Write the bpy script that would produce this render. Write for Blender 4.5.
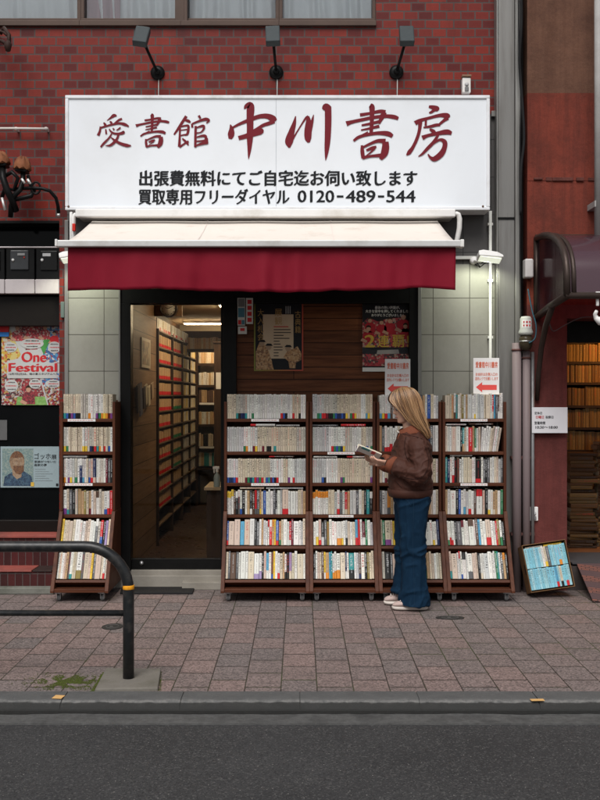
import bpy, bmesh, math, random
from mathutils import Vector, Matrix, noise as mnoise
R = math.radians
for o in list(bpy.data.objects): bpy.data.objects.remove(o)
SC = bpy.context.scene
COL = SC.collection
# ------------------------------------------------------------------ camera
CAM_D, CAM_H, FPX, VX, VY = 8.0, 1.54, 1000.0, 300.0, 395.0
cd = bpy.data.cameras.new('camera'); cam = bpy.data.objects.new('camera', cd); COL.objects.link(cam)
cam.location = (0, -CAM_D, CAM_H); cam.rotation_euler = (R(90), 0, 0)
cd.sensor_fit = 'AUTO'; cd.sensor_width = 36; cd.lens = 45; cd.shift_y = -5/800
cd.clip_start = 0.05; cd.clip_end = 400
SC.camera = cam
# ------------------------------------------------------------------ overcast sky and soft sun
w = bpy.data.worlds.new('World'); SC.world = w; w.use_nodes = True
nt = w.node_tree; bg = nt.nodes['Background']
sky = nt.nodes.new('ShaderNodeTexSky'); sky.sky_type = 'NISHITA'; sky.sun_disc = False
sky.sun_elevation = R(51); sky.sun_rotation = R(196); sky.air_density = 1.0; sky.dust_density = 3.0; sky.ozone_density = 1.0
hsv = nt.nodes.new('ShaderNodeHueSaturation'); hsv.inputs['Saturation'].default_value = 0.35
nt.links.new(sky.outputs[0], hsv.inputs['Color']); nt.links.new(hsv.outputs[0], bg.inputs[0])
bg.inputs[1].default_value = 0.05
sd = bpy.data.lights.new('sun', 'SUN'); sd.energy = 1.5; sd.angle = R(38); sd.color = (1.0, 0.975, 0.95)
so = bpy.data.objects.new('sun', sd); COL.objects.link(so)
so.location = (-1, -12, 14); so.rotation_euler = Vector((0.12, 0.62, -0.78)).to_track_quat('-Z', 'Y').to_euler()
SC.view_settings.view_transform = 'Standard'; SC.view_settings.look = 'None'
SC.view_settings.exposure = 0.95; SC.view_settings.gamma = 1.0
SC.cycles.max_bounces = 8; SC.cycles.transparent_max_bounces = 12
SC.cycles.use_denoising = True

# ------------------------------------------------------------------ helpers
def W(px, py, d):
    """world point at depth d for a place measured on the photo"""
    return Vector(((px-VX)*d/FPX, d-CAM_D, CAM_H+(VY-py)*d/FPX))
def WX(px, d): return (px-VX)*d/FPX
def WZ(py, d): return CAM_H+(VY-py)*d/FPX

class MB:
    def __init__(s): s.v=[]; s.f=[]; s.m=[]; s.sm=[]
    def add(s, vs, fs, m=0, smooth=False):
        b=len(s.v); s.v += [tuple(p) for p in vs]
        for f in fs: s.f.append([b+i for i in f]); s.m.append(m); s.sm.append(smooth)
        return s
    def box(s, x0,x1,y0,y1,z0,z1, m=0, mat=None):
        vs=[(x,y,z) for x in (x0,x1) for y in (y0,y1) for z in (z0,z1)]
        if mat is not None: vs=[mat@Vector(p) for p in vs]
        return s.add(vs,[(0,1,3,2),(4,6,7,5),(0,4,5,1),(2,3,7,6),(0,2,6,4),(1,5,7,3)],m)
    def prism(s, poly, axis, a, b, m=0):
        """polygon of 2-tuples extruded along axis ('x': poly is y,z; 'y': x,z; 'z': x,y)"""
        def P(p,t): return {'x':(t,p[0],p[1]),'y':(p[0],t,p[1]),'z':(p[0],p[1],t)}[axis]
        n=len(poly); vs=[P(p,a) for p in poly]+[P(p,b) for p in poly]
        fs=[tuple(range(n)),tuple(range(2*n-1,n-1,-1))]+[(i,i+n,(i+1)%n+n,(i+1)%n) for i in range(n)]
        return s.add(vs,fs,m)
    def loft(s, rings, m=0, caps=True, smooth=True, closed=True):
        n=len(rings[0]); vs=[p for r in rings for p in r]; fs=[]
        for k in range(len(rings)-1):
            for i in range(n if closed else n-1):
                j=(i+1)%n; fs.append((k*n+i,k*n+j,(k+1)*n+j,(k+1)*n+i))
        if caps and closed: fs += [tuple(range(n-1,-1,-1)), tuple(range((len(rings)-1)*n,len(rings)*n))]
        return s.add(vs,fs,m,smooth)
    def tube(s, pts, r, n=12, m=0, caps=True):
        pts=[Vector(p) for p in pts]; rs=r if isinstance(r,(list,tuple)) else [r]*len(pts)
        rings=[]; prev=None
        for i,p in enumerate(pts):
            t=(pts[min(i+1,len(pts)-1)]-pts[max(i-1,0)])
            t = t.normalized() if t.length>1e-9 else Vector((0,0,1))
            if prev is None:
                u=t.orthogonal().normalized()
            else:
                u=(prev-t*prev.dot(t)); u = u.normalized() if u.length>1e-6 else t.orthogonal().normalized()
            prev=u; v=t.cross(u)
            rings.append([p+(u*math.cos(2*math.pi*k/n)+v*math.sin(2*math.pi*k/n))*rs[i] for k in range(n)])
        return s.loft(rings,m,caps)
    def lathe(s, c, prof, axis='z', n=24, m=0):
        """prof: list of (radius, t along axis)"""
        c=Vector(c); rings=[]
        for r,t in prof:
            ring=[]
            for k in range(n):
                a=2*math.pi*k/n; ca,sa=math.cos(a)*r,math.sin(a)*r
                ring.append(c+Vector({'z':(ca,sa,t),'y':(ca,t,-sa),'x':(t,ca,sa)}[axis]))
            rings.append(ring)
        return s.loft(rings,m)
    def sphere(s, c, r, n=16, m=0, sc=(1,1,1)):
        c=Vector(c); k=max(6,n//2); rings=[]
        for i in range(1,k):
            t=math.pi*i/k
            rings.append([c+Vector((math.sin(t)*math.cos(2*math.pi*j/n)*sc[0],math.sin(t)*math.sin(2*math.pi*j/n)*sc[1],-math.cos(t)*sc[2]))*r for j in range(n)])
        return s.loft(rings,m)
    def flat(s, poly, y, m=0):
        """flat polygon of (x,z) facing the street at depth y"""
        return s.add([(p[0],y,p[1]) for p in poly],[tuple(range(len(poly)))],m)
    def rect(s, x0,x1,z0,z1,y,m=0): return s.flat([(x0,z0),(x1,z0),(x1,z1),(x0,z1)],y,m)
    def disc(s, x,z,rx,rz,y,m=0,n=20): return s.flat([(x+rx*math.cos(2*math.pi*k/n),z+rz*math.sin(2*math.pi*k/n)) for k in range(n)],y,m)
    def mesh(s, name, mats):
        me=bpy.data.meshes.new(name); me.from_pydata(s.v,[],s.f)
        for m in mats: me.materials.append(m)
        me.polygons.foreach_set('material_index',s.m); me.polygons.foreach_set('use_smooth',s.sm)
        me.update()
        bm=bmesh.new(); bm.from_mesh(me); bmesh.ops.recalc_face_normals(bm,faces=bm.faces); bm.to_mesh(me); bm.free()
        return me
    def build(s, name, mats, parent=None, bevel=0, seg=2, subsurf=0):
        if not isinstance(mats,(list,tuple)): mats=[mats]
        o=bpy.data.objects.new(name, s.mesh(name,mats)); COL.objects.link(o)
        if parent is not None: attach(o,parent)
        if bevel:
            b=o.modifiers.new('bevel','BEVEL'); b.width=bevel; b.segments=seg; b.limit_method='ANGLE'; b.angle_limit=R(40)
        if subsurf:
            m=o.modifiers.new('sub','SUBSURF'); m.levels=subsurf; m.render_levels=subsurf
        return o
def world_loc(o):
    p=Vector((0,0,0))
    while o is not None: p=p+o.location; o=o.parent
    return p
def attach(o,parent):
    o.parent=parent; o.location = -world_loc(parent)
def tag(o,label=None,cat=None,group=None,kind=None):
    if label: o['label']=label
    if cat: o['category']=cat
    if group: o['group']=group
    if kind: o['kind']=kind
    return o
def thing(name,label,cat,loc,group=None):
    o=bpy.data.objects.new(name,None); COL.objects.link(o); o.location=loc; o.empty_display_size=0.1
    return tag(o,label,cat,group)
def copy_tree(o,parent=None):
    c=o.copy(); COL.objects.link(c)
    if parent is not None: c.parent=parent
    for ch in list(o.children): copy_tree(ch,c)
    return c
def real(me_obj):
    """evaluate an object's modifiers into a plain mesh"""
    dg=bpy.context.evaluated_depsgraph_get(); e=me_obj.evaluated_get(dg)
    me=bpy.data.meshes.new_from_object(e); me_obj.modifiers.clear(); me_obj.data=me
    return me_obj

# ------------------------------------------------------------------ materials
MATS={}
def new_mat(name):
    m=bpy.data.materials.new(name); m.use_nodes=True
    return m, m.node_tree, m.node_tree.nodes['Principled BSDF']
def N(nt,t,**kw):
    n=nt.nodes.new(t)
    for k,v in kw.items(): setattr(n,k,v)
    return n
def rgb(c): return (c[0],c[1],c[2],1)
def math_(nt,op,a,b=None,clamp=False):
    n=N(nt,'ShaderNodeMath',operation=op); n.use_clamp=clamp
    for i,x in enumerate((a,b)):
        if x is None: continue
        if isinstance(x,(int,float)): n.inputs[i].default_value=x
        else: nt.links.new(x,n.inputs[i])
    return n.outputs[0]
def mixc(nt,fac,a,b,mode='MIX'):
    n=N(nt,'ShaderNodeMix',data_type='RGBA',blend_type=mode)
    for s,x in ((0,fac),(6,a),(7,b)):
        if isinstance(x,(int,float)): n.inputs[s].default_value=x
        elif isinstance(x,tuple): n.inputs[s].default_value=rgb(x)
        else: nt.links.new(x,n.inputs[s])
    return n.outputs[2]
def noise_(nt,vec,scale,detail=3,rough=.55):
    n=N(nt,'ShaderNodeTexNoise'); n.inputs['Scale'].default_value=scale; n.inputs['Detail'].default_value=detail; n.inputs['Roughness'].default_value=rough
    if vec is not None: nt.links.new(vec,n.inputs['Vector'])
    return n.outputs['Fac']
def ramp(nt,fac,a,b,ca=(0,0,0),cb=(1,1,1)):
    n=N(nt,'ShaderNodeValToRGB'); e=n.color_ramp.elements
    e[0].position=a; e[1].position=b; e[0].color=rgb(ca); e[1].color=rgb(cb); nt.links.new(fac,n.inputs[0])
    return n.outputs[0]
def bump(nt,h,bsdf,strength=.3,dist=.01):
    b=N(nt,'ShaderNodeBump'); b.inputs['Strength'].default_value=strength; b.inputs['Distance'].default_value=dist
    nt.links.new(h,b.inputs['Height']); nt.links.new(b.outputs[0],bsdf.inputs['Normal'])
def coords(nt): return N(nt,'ShaderNodeTexCoord').outputs['Object']
def swiz(nt,kind):
    """2-D coordinates on walls: (x+y, z) or on the ground: (y, x)"""
    s=N(nt,'ShaderNodeSeparateXYZ'); nt.links.new(coords(nt),s.inputs[0]); c=N(nt,'ShaderNodeCombineXYZ')
    if kind=='wall':
        nt.links.new(math_(nt,'ADD',s.outputs[0],s.outputs[1]),c.inputs[0]); nt.links.new(s.outputs[2],c.inputs[1])
    else:
        nt.links.new(s.outputs[1],c.inputs[0]); nt.links.new(s.outputs[0],c.inputs[1])
    return c.outputs[0]
def M(name, col, rough=.5, var=.12, scale=14, metal=0, bmp=0, spec=.4, dirt=None, dscale=3, emit=0, stretch=None, coat=0):
    """plain painted / plastic / metal surface with uneven colour and a little relief"""
    if name in MATS: return MATS[name]
    m,nt,b=new_mat(name); co=coords(nt)
    if stretch:
        mp=N(nt,'ShaderNodeMapping'); mp.inputs['Scale'].default_value=stretch; nt.links.new(co,mp.inputs[0]); co=mp.outputs[0]
    n1=noise_(nt,co,scale,4)
    c=mixc(nt,n1,tuple(x*(1-var) for x in col),tuple(min(1,x*(1+var)) for x in col))
    if dirt:
        n2=ramp(nt,noise_(nt,co,dscale,5,.65),.48,.72); c=mixc(nt,math_(nt,'MULTIPLY',n2,.7),c,dirt)
    nt.links.new(c,b.inputs['Base Color'])
    b.inputs['Roughness'].default_value=rough; b.inputs['Metallic'].default_value=metal; b.inputs['Specular IOR Level'].default_value=spec*.38
    if rough>.15:
        nt.links.new(math_(nt,'ADD',math_(nt,'MULTIPLY',noise_(nt,co,scale*2.3,3),.25),rough-.125),b.inputs['Roughness'])
    if coat: b.inputs['Coat Weight'].default_value=coat
    if bmp: bump(nt,noise_(nt,co,scale*6,3),b,bmp,.004)
    if emit:
        b.inputs['Emission Color'].default_value=rgb(col); b.inputs['Emission Strength'].default_value=emit
    MATS[name]=m; return m

def brick_mat(name,kind,bw,bh,mortar,c1,c2,cm,offset=.5,shift=(0,0),rough=.6,bstr=.5,speck=0,moss=None,bias=0,smoothm=.15,var=.35,stain=None,edge=None,vscale=(1,1,1)):
    m,nt,b=new_mat(name); v=swiz(nt,kind); mp=N(nt,'ShaderNodeMapping'); mp.inputs['Location'].default_value=(shift[0],shift[1],0); mp.inputs['Scale'].default_value=vscale
    nt.links.new(v,mp.inputs[0]); co=coords(nt)
    t=N(nt,'ShaderNodeTexBrick'); t.offset=offset; t.inputs['Scale'].default_value=1
    t.inputs['Brick Width'].default_value=bw; t.inputs['Row Height'].default_value=bh; t.inputs['Mortar Size'].default_value=mortar
    t.inputs['Mortar Smooth'].default_value=smoothm; t.inputs['Bias'].default_value=bias
    # a slightly wavering joint
    nz=N(nt,'ShaderNodeTexNoise'); nz.inputs['Scale'].default_value=9; nt.links.new(co,nz.inputs['Vector'])
    ms=N(nt,'ShaderNodeVectorMath',operation='SCALE'); sb=N(nt,'ShaderNodeVectorMath',operation='SUBTRACT'); sb.inputs[1].default_value=(.5,.5,.5)
    nt.links.new(nz.outputs['Color'],sb.inputs[0]); nt.links.new(sb.outputs[0],ms.inputs[0]); ms.inputs['Scale'].default_value=mortar*.9
    ad=N(nt,'ShaderNodeVectorMath',operation='ADD'); nt.links.new(mp.outputs[0],ad.inputs[0]); nt.links.new(ms.outputs[0],ad.inputs[1])
    nt.links.new(ad.outputs[0],t.inputs['Vector'])
    t.inputs['Color1'].default_value=rgb(c1); t.inputs['Color2'].default_value=rgb(c2); t.inputs['Mortar'].default_value=rgb(cm)
    c=t.outputs['Color']
    big=noise_(nt,co,2.2,4); mid=noise_(nt,co,30,4,.7)
    c=mixc(nt,var,c,mixc(nt,big,(.5,.5,.5),(1.0,1.0,1.0)),'MULTIPLY')
    c=mixc(nt,var,c,mixc(nt,mid,(.35,.35,.37),(1.0,1.0,1.0)),'MULTIPLY')
    if edge:   # glaze worn pale towards each unit's edges
        t2=N(nt,'ShaderNodeTexBrick'); t2.offset=offset
        for k in ('Scale','Brick Width','Row Height'): t2.inputs[k].default_value=t.inputs[k].default_value
        t2.inputs['Mortar Size'].default_value=mortar*3.2; t2.inputs['Mortar Smooth'].default_value=1.0; nt.links.new(ad.outputs[0],t2.inputs['Vector'])
        k=math_(nt,'MULTIPLY',math_(nt,'MULTIPLY',t2.outputs['Fac'],math_(nt,'SUBTRACT',1.0,t.outputs['Fac'])),edge[1])
        c=mixc(nt,k,c,edge[0])
    if speck:
        vg=N(nt,'ShaderNodeTexVoronoi'); vg.inputs['Scale'].default_value=125; nt.links.new(co,vg.inputs['Vector']); sg_=N(nt,'ShaderNodeSeparateColor'); nt.links.new(vg.outputs['Color'],sg_.inputs[0])
        c=mixc(nt,speck,c,ramp(nt,sg_.outputs[0],.0,1.0,(.42,.42,.43),(1.62,1.58,1.56)),'MULTIPLY')
    if stain: 
        mp2=N(nt,'ShaderNodeMapping'); mp2.inputs['Scale'].default_value=stain[2] if len(stain)>2 else (5,5,.5); nt.links.new(co,mp2.inputs[0])
        c=mixc(nt,math_(nt,'MULTIPLY',ramp(nt,noise_(nt,mp2.outputs[0],1.5,5,.7),.5,.75),stain[1]),c,stain[0])
    if moss: c=mixc(nt,math_(nt,'MULTIPLY',math_(nt,'MULTIPLY',t.outputs['Fac'],ramp(nt,noise_(nt,co,1.3,4),.5,.62)),.8),c,moss)
    nt.links.new(c,b.inputs['Base Color'])
    nt.links.new(math_(nt,'ADD',math_(nt,'MULTIPLY',mid,.3),rough-.15),b.inputs['Roughness']); b.inputs['Specular IOR Level'].default_value=.16
    h=math_(nt,'ADD',math_(nt,'MULTIPLY',math_(nt,'SUBTRACT',1.0,t.outputs['Fac']),1.0),math_(nt,'MULTIPLY',noise_(nt,co,120,3,.7),.25))
    bump(nt,h,b,bstr,.006)
    MATS[name]=m; return m

def wood_mat(name,c1,c2,axis='x',plank=None,rough=.45,ring=1.0):
    m,nt,b=new_mat(name); co=coords(nt); mp=N(nt,'ShaderNodeMapping')
    sc={'x':(1.5,22,22),'z':(22,22,1.5),'y':(22,1.5,22)}[axis]; mp.inputs['Scale'].default_value=sc; nt.links.new(co,mp.inputs[0])
    g=noise_(nt,mp.outputs[0],1.6*ring,6,.65); c=mixc(nt,ramp(nt,g,.3,.72),c1,c2)
    c=mixc(nt,.35,c,mixc(nt,noise_(nt,co,3,3),(.5,.5,.5),(1,1,1)),'MULTIPLY')
    h=g
    if plank:
        t=N(nt,'ShaderNodeTexBrick'); t.offset=.37; t.inputs['Scale'].default_value=1; t.inputs['Brick Width'].default_value=plank[0]; t.inputs['Row Height'].default_value=plank[1]
        t.inputs['Mortar Size'].default_value=.0035; t.inputs['Mortar Smooth'].default_value=.2
        t.inputs['Color1'].default_value=(.75,.75,.75,1); t.inputs['Color2'].default_value=(1.15,1.1,1.05,1); t.inputs['Mortar'].default_value=(.12,.12,.12,1)
        nt.links.new(swiz(nt,'wall'),t.inputs['Vector']); c=mixc(nt,1.0,c,t.outputs['Color'],'MULTIPLY')
        kn=N(nt,'ShaderNodeTexVoronoi'); kn.inputs['Scale'].default_value=3.3; nt.links.new(co,kn.inputs['Vector'])
        c=mixc(nt,math_(nt,'MULTIPLY',ramp(nt,kn.outputs['Distance'],.0,.06,(1,1,1),(0,0,0)),.8),c,tuple(x*.35 for x in c1))
        h=math_(nt,'ADD',g,math_(nt,'MULTIPLY',math_(nt,'SUBTRACT',1.0,t.outputs['Fac']),2.0))
    nt.links.new(c,b.inputs['Base Color']); b.inputs['Roughness'].default_value=rough; b.inputs['Specular IOR Level'].default_value=.14
    bump(nt,h,b,.18,.004); MATS[name]=m; return m

def glass_mat(name,tint=(1,1,1),refl=.06,rough=.01):
    """thin pane: see-through with a weak mirror reflection"""
    m=bpy.data.materials.new(name); m.use_nodes=True; nt=m.node_tree; nt.nodes.clear()
    out=N(nt,'ShaderNodeOutputMaterial'); tr=N(nt,'ShaderNodeBsdfTransparent'); tr.inputs[0].default_value=rgb(tint)
    gl=N(nt,'ShaderNodeBsdfGlossy'); gl.inputs['Roughness'].default_value=rough; gl.inputs[0].default_value=(1,1,1,1)
    lw=N(nt,'ShaderNodeFresnel'); lw.inputs[0].default_value=1.45
    mx=N(nt,'ShaderNodeMixShader'); f=math_(nt,'MULTIPLY',lw.outputs[0],refl/.04,True)
    nt.links.new(f,mx.inputs[0]); nt.links.new(tr.outputs[0],mx.inputs[1]); nt.links.new(gl.outputs[0],mx.inputs[2]); nt.links.new(mx.outputs[0],out.inputs[0])
    MATS[name]=m; return m

def lamp_mat(name,col,strength):
    m=bpy.data.materials.new(name); m.use_nodes=True; b=m.node_tree.nodes['Principled BSDF']
    b.inputs['Base Color'].default_value=(.8,.8,.8,1); b.inputs['Emission Color'].default_value=rgb(col); b.inputs['Emission Strength'].default_value=strength
    MATS[name]=m; return m

BRICK=brick_mat('glazed_brick','wall',.1136,.0688,.0052,(.235,.029,.019),(.082,.014,.015),(.088,.076,.073),shift=(.02,.0),rough=.38,bstr=.7,bias=-.10,edge=((.30,.062,.042),.25),stain=((.045,.018,.016),.55,(3,3,.7)))
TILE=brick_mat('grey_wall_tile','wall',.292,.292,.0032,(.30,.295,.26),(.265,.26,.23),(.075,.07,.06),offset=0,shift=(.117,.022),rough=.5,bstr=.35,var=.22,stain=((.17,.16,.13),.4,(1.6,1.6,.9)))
SHADETILE=brick_mat('shaded_grey_tile','wall',.35,.30,.003,(.125,.12,.115),(.105,.10,.098),(.03,.03,.03),offset=0,shift=(.1,.02),rough=.45,bstr=.3,var=.25,stain=((.06,.055,.05),.5,(2,2,.8)))  # darker copy of the grey tile, awning shadow put into its colour
PAVE=brick_mat('paving_block','ground',.134,.19,.0036,(.275,.198,.180),(.198,.168,.160),(.062,.050,.043),offset=.5,shift=(.025,.10),vscale=(.5,1,1),rough=.85,bstr=.6,speck=.8,moss=(.055,.062,.03),bias=.1,var=.5,stain=((.085,.072,.066),.55,(.9,.9,.9)))
STEPT=brick_mat('maroon_step_tile','wall',.058,.15,.003,(.085,.022,.022),(.05,.018,.018),(.10,.085,.08),offset=0,rough=.35,bstr=.4)
PINKT=M('worn_pink_tile',(.28,.075,.06),.6,.3,9,dirt=(.10,.05,.045))
WOODW=wood_mat('dark_panelling',(.080,.025,.010),(.235,.084,.034),'x',(2.6,.098))
CASEW=wood_mat('stained_bookcase_wood',(.050,.016,.009),(.120,.042,.021),'x',None,.5)
CASEV=wood_mat('stained_upright_wood',(.050,.016,.009),(.115,.040,.020),'z',None,.5)
INW=wood_mat('interior_panelling',(.15,.085,.045),(.24,.15,.085),'y',(3.0,.16),.55)
SHELFD=M('interior_shelf_wood',(.040,.022,.013),.5,.3)
BLACK=M('black_frame',(.008,.008,.008),.35,.3,20,spec=.25)
DGLASS=M('dark_shop_glass',(.004,.0045,.005),.08,.3,3,spec=.22)
INTERIOR_DARK=M('dark_interior',(.012,.010,.009),.8)
PLASTER=M('interior_plaster',(.42,.35,.25),.8,.08,5)
CEIL=M('interior_ceiling',(.72,.62,.47),.85,.06,4)
FLOORI=M('interior_floor',(.050,.028,.019),.3,.25,6,dirt=(.03,.018,.013),spec=.6)
STEPC=M('step_concrete',(.27,.25,.215),.8,.2,12,bmp=.3,dirt=(.12,.105,.085))
def kerb_mat():
    m,nt,b=new_mat('kerb_concrete'); co=coords(nt); s=N(nt,'ShaderNodeSeparateXYZ'); nt.links.new(co,s.inputs[0])
    c=mixc(nt,noise_(nt,co,9,6,.7),(.062,.063,.063),(.128,.128,.126))
    c=mixc(nt,ramp(nt,noise_(nt,co,70,3,.8),.62,.72),c,(.17,.165,.16))
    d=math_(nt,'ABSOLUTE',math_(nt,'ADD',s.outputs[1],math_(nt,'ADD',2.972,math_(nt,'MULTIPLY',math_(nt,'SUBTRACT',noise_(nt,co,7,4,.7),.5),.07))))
    nose_wear_light=math_(nt,'MULTIPLY',ramp(nt,d,.006,.026,(1,1,1),(0,0,0)),ramp(nt,noise_(nt,co,24,5,.8),.36,.58)); c=mixc(nt,math_(nt,'MULTIPLY',nose_wear_light,.6),c,(.215,.21,.20))  # worn nose; the light catching it is painted into the tone too
    lo=ramp(nt,math_(nt,'ADD',s.outputs[2],math_(nt,'MULTIPLY',noise_(nt,co,18,4),.012)),-.050,-.032,(1,1,1),(0,0,0)); c=mixc(nt,math_(nt,'MULTIPLY',lo,.85),c,(.022,.022,.021))  # kerb foot: crevice shade painted in along with the grime
    nt.links.new(c,b.inputs['Base Color']); b.inputs['Roughness'].default_value=.85; b.inputs['Specular IOR Level'].default_value=.15
    bump(nt,noise_(nt,co,90,5,.75),b,.7,.006); MATS['kerb_concrete']=m; return m
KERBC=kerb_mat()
GUTC=M('gutter_concrete',(.088,.088,.086),.85,.5,34,bmp=.8,dirt=(.04,.04,.04),dscale=6)
METALG=M('brushed_cladding',(.21,.205,.195),.42,.12,3,metal=.55,dirt=(.13,.12,.11),dscale=2,stretch=(8,8,.6))
PALEMET=M('pale_sheet_metal',(.55,.55,.54),.45,.1,8,metal=.3,dirt=(.36,.34,.31),dscale=5)
WHITEP=M('white_paint',(.74,.73,.71),.45,.06,9,dirt=(.5,.47,.42),dscale=4)
SIGNF=M('sign_face',(.745,.775,.81),.35,.02,3,dirt=(.68,.70,.72),dscale=1.4)
SIGNR=M('sign_red',(.155,.012,.020),.5,.08,30)
SIGNK=M('sign_black',(.012,.013,.015),.5,.1,30)
PAPER=M('white_paper',(.72,.71,.69),.7,.03,12)
CONDW=M('white_conduit',(.62,.62,.58),.5,.08,10,dirt=(.4,.38,.33))
RUBBER=M('black_rubber',(.015,.015,.016),.7,.3,40,bmp=.4)
BROWNF=M('bronze_window_frame',(.085,.058,.047),.45,.15,12,metal=.2,dirt=(.05,.035,.03))
GREYP=M('charcoal_lamp_paint',(.045,.055,.058),.5,.15,20)
RAILP=M('black_rail_paint',(.011,.012,.013),.36,.3,25,spec=1.0,dirt=(.045,.040,.036),dscale=22)
ORANGE=M('orange_tape',(.75,.32,.02),.6,.15,30,dirt=(.3,.12,.02),dscale=40)
CHROME=M('caster_metal',(.45,.45,.46),.35,.15,30,metal=.9)
WINGLASS=glass_mat('window_glass',(.93,.95,.96),.08)
DOORGLASS=glass_mat('door_glass',(.90,.88,.85),.012)

# asphalt with stone flecks
def asphalt():
    m,nt,b=new_mat('asphalt'); co=coords(nt)
    v=N(nt,'ShaderNodeTexVoronoi'); v.inputs['Scale'].default_value=150; nt.links.new(co,v.inputs['Vector'])
    wn=N(nt,'ShaderNodeSeparateColor'); nt.links.new(v.outputs['Color'],wn.inputs[0])
    base=mixc(nt,ramp(nt,noise_(nt,co,.9,6,.62),.3,.7),(.027,.027,.028),(.046,.046,.047))
    c=mixc(nt,ramp(nt,wn.outputs[0],.72,1.0),base,(.088,.087,.085))
    c=mixc(nt,ramp(nt,wn.outputs[1],.0,.3,(1,1,1),(0,0,0)),c,(.020,.020,.021))
    fl=N(nt,'ShaderNodeTexVoronoi'); fl.inputs['Scale'].default_value=26; nt.links.new(co,fl.inputs['Vector'])
    c=mixc(nt,ramp(nt,fl.outputs['Distance'],.05,.075,(1,1,1),(0,0,0)),c,(.30,.29,.27))
    nt.links.new(c,b.inputs['Base Color']); b.inputs['Roughness'].default_value=.82; b.inputs['Specular IOR Level'].default_value=.3
    bump(nt,math_(nt,'ADD',v.outputs['Distance'],noise_(nt,co,320,2)),b,.55,.006); return m
ASPH=asphalt()

def fabric_mat(name,col,var=.15,fold=.5,scale=7,stretch=(1,1,1),weave=400,rough=.85,fade=None,fd=.03):
    m,nt,b=new_mat(name); co=coords(nt); mp=N(nt,'ShaderNodeMapping'); mp.inputs['Scale'].default_value=stretch; nt.links.new(co,mp.inputs[0])
    n=noise_(nt,mp.outputs[0],scale,4,.6); c=mixc(nt,n,tuple(x*(1-var) for x in col),tuple(min(1,x*(1+var)) for x in col))
    if fade: c=mixc(nt,ramp(nt,noise_(nt,mp.outputs[0],scale*1.7,5,.65),.55,.75),c,fade)
    c=mixc(nt,.25,c,mixc(nt,noise_(nt,co,weave,1),(.5,.5,.5),(1,1,1)),'MULTIPLY')
    nt.links.new(c,b.inputs['Base Color']); b.inputs['Roughness'].default_value=rough; b.inputs['Specular IOR Level'].default_value=.08
    if fold: bump(nt,n,b,fold,fd)
    MATS[name]=m; return m
AWNTOP=fabric_mat('awning_canvas',(.74,.68,.615),.05,.2,3,fade=(.60,.52,.45))
AWNRED=fabric_mat('awning_valance_cloth',(.20,.0095,.022),.06,0,5,(1,1,.4),300,.6)
CURT=fabric_mat('curtain_cloth',(.80,.82,.82),.12,.5,3,(4,1,.9),200,.85)
CURTP=fabric_mat('pink_curtain_cloth',(.42,.27,.29),.12,.2,3,(4,1,.4),200,.85)

# ------------------------------------------------------------------ lettering
FONT_CACHE={}
def text_polys(s,offset=0,res=3,vertical=False,line=1.0,align='LEFT',shear=0):
    key=(s,offset,res,vertical,line,align,shear)
    if key in FONT_CACHE: return FONT_CACHE[key]
    cu=bpy.data.curves.new('glyphs','FONT'); cu.body='\n'.join(s) if vertical else s
    cu.size=1; cu.offset=offset; cu.resolution_u=res; cu.fill_mode='FRONT'; cu.space_line=line; cu.align_x=align; cu.shear=shear
    o=bpy.data.objects.new('glyphs',cu); COL.objects.link(o)
    dg=bpy.context.evaluated_depsgraph_get(); dg.update(); me=bpy.data.meshes.new_from_object(o.evaluated_get(dg))
    vs=[v.co.copy() for v in me.vertices]; fs=[tuple(p.vertices) for p in me.polygons]
    bpy.data.objects.remove(o); bpy.data.curves.remove(cu); bpy.data.meshes.remove(me)
    FONT_CACHE[key]=(vs,fs); return vs,fs
def put_text(mb,s,x0,x1,z0,z1,y,m=0,offset=0,res=3,vertical=False,line=1.0,keep=False,align='LEFT',mat=None,shear=0,bold=0):
    """lettering fitted to the rectangle x0..x1, z0..z1 on the plane y"""
    vs,fs=text_polys(s,offset,res,vertical,line,align,shear)
    if not vs: return
    a0=min(v.x for v in vs); a1=max(v.x for v in vs); b0=min(v.y for v in vs); b1=max(v.y for v in vs)
    sx=(x1-x0)/max(1e-6,a1-a0); sz=(z1-z0)/max(1e-6,b1-b0)
    if keep: sx=sz=min(sx,sz)
    for i,k in enumerate((0,-1,1) if bold else (0,)):
        pts=[Vector((x0+(v.x-a0)*sx+k*bold*sx,y-.0001*i,z0+(v.y-b0)*sz+(k*bold*.5*sz))) for v in vs]
        if mat is not None: pts=[mat@p for p in pts]
        mb.add(pts,fs,m)
def stroke(mb,pts,tr,y,m=0,th=None):
    """one brush stroke: smooth centre line with varying width; tr maps (x,y) to (X,Z,scale)"""
    P=[Vector((p[0],p[1],p[2])) for p in pts]; Q=[]
    ext=[P[0]*2-P[1]]+P+[P[-1]*2-P[-2]]
    for i in range(1,len(ext)-2):
        for k in range(5):
            t=k/5; a,b,c,d=ext[i-1],ext[i],ext[i+1],ext[i+2]
            Q.append(.5*((2*b)+(c-a)*t+(2*a-5*b+4*c-d)*t*t+(3*b-a-3*c+d)*t**3))
    Q.append(P[-1]); L=[];Rr=[]
    for i,q in enumerate(Q):
        t=Q[min(i+1,len(Q)-1)]-Q[max(i-1,0)]; n=Vector((-t.y,t.x)); n = n.normalized() if n.length>0 else Vector((0,1))
        wd=max(q.z,1)*.59; L.append((q.x+n.x*wd,q.y+n.y*wd)); Rr.append((q.x-n.x*wd,q.y-n.y*wd))
    V=[(*tr(p[0],p[1]),) for p in L]+[(*tr(p[0],p[1]),) for p in Rr]; n=len(L)
    mb.add([(v[0],y,v[1]) for v in V],[(i,i+1,n+i+1,n+i) for i in range(n-1)],m)
# ================================================================== GROUND
g=MB(); g.box(-30,30,-2.815,14,-.25,0); o=g.build('sidewalk',PAVE); tag(o,kind='structure')
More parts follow.
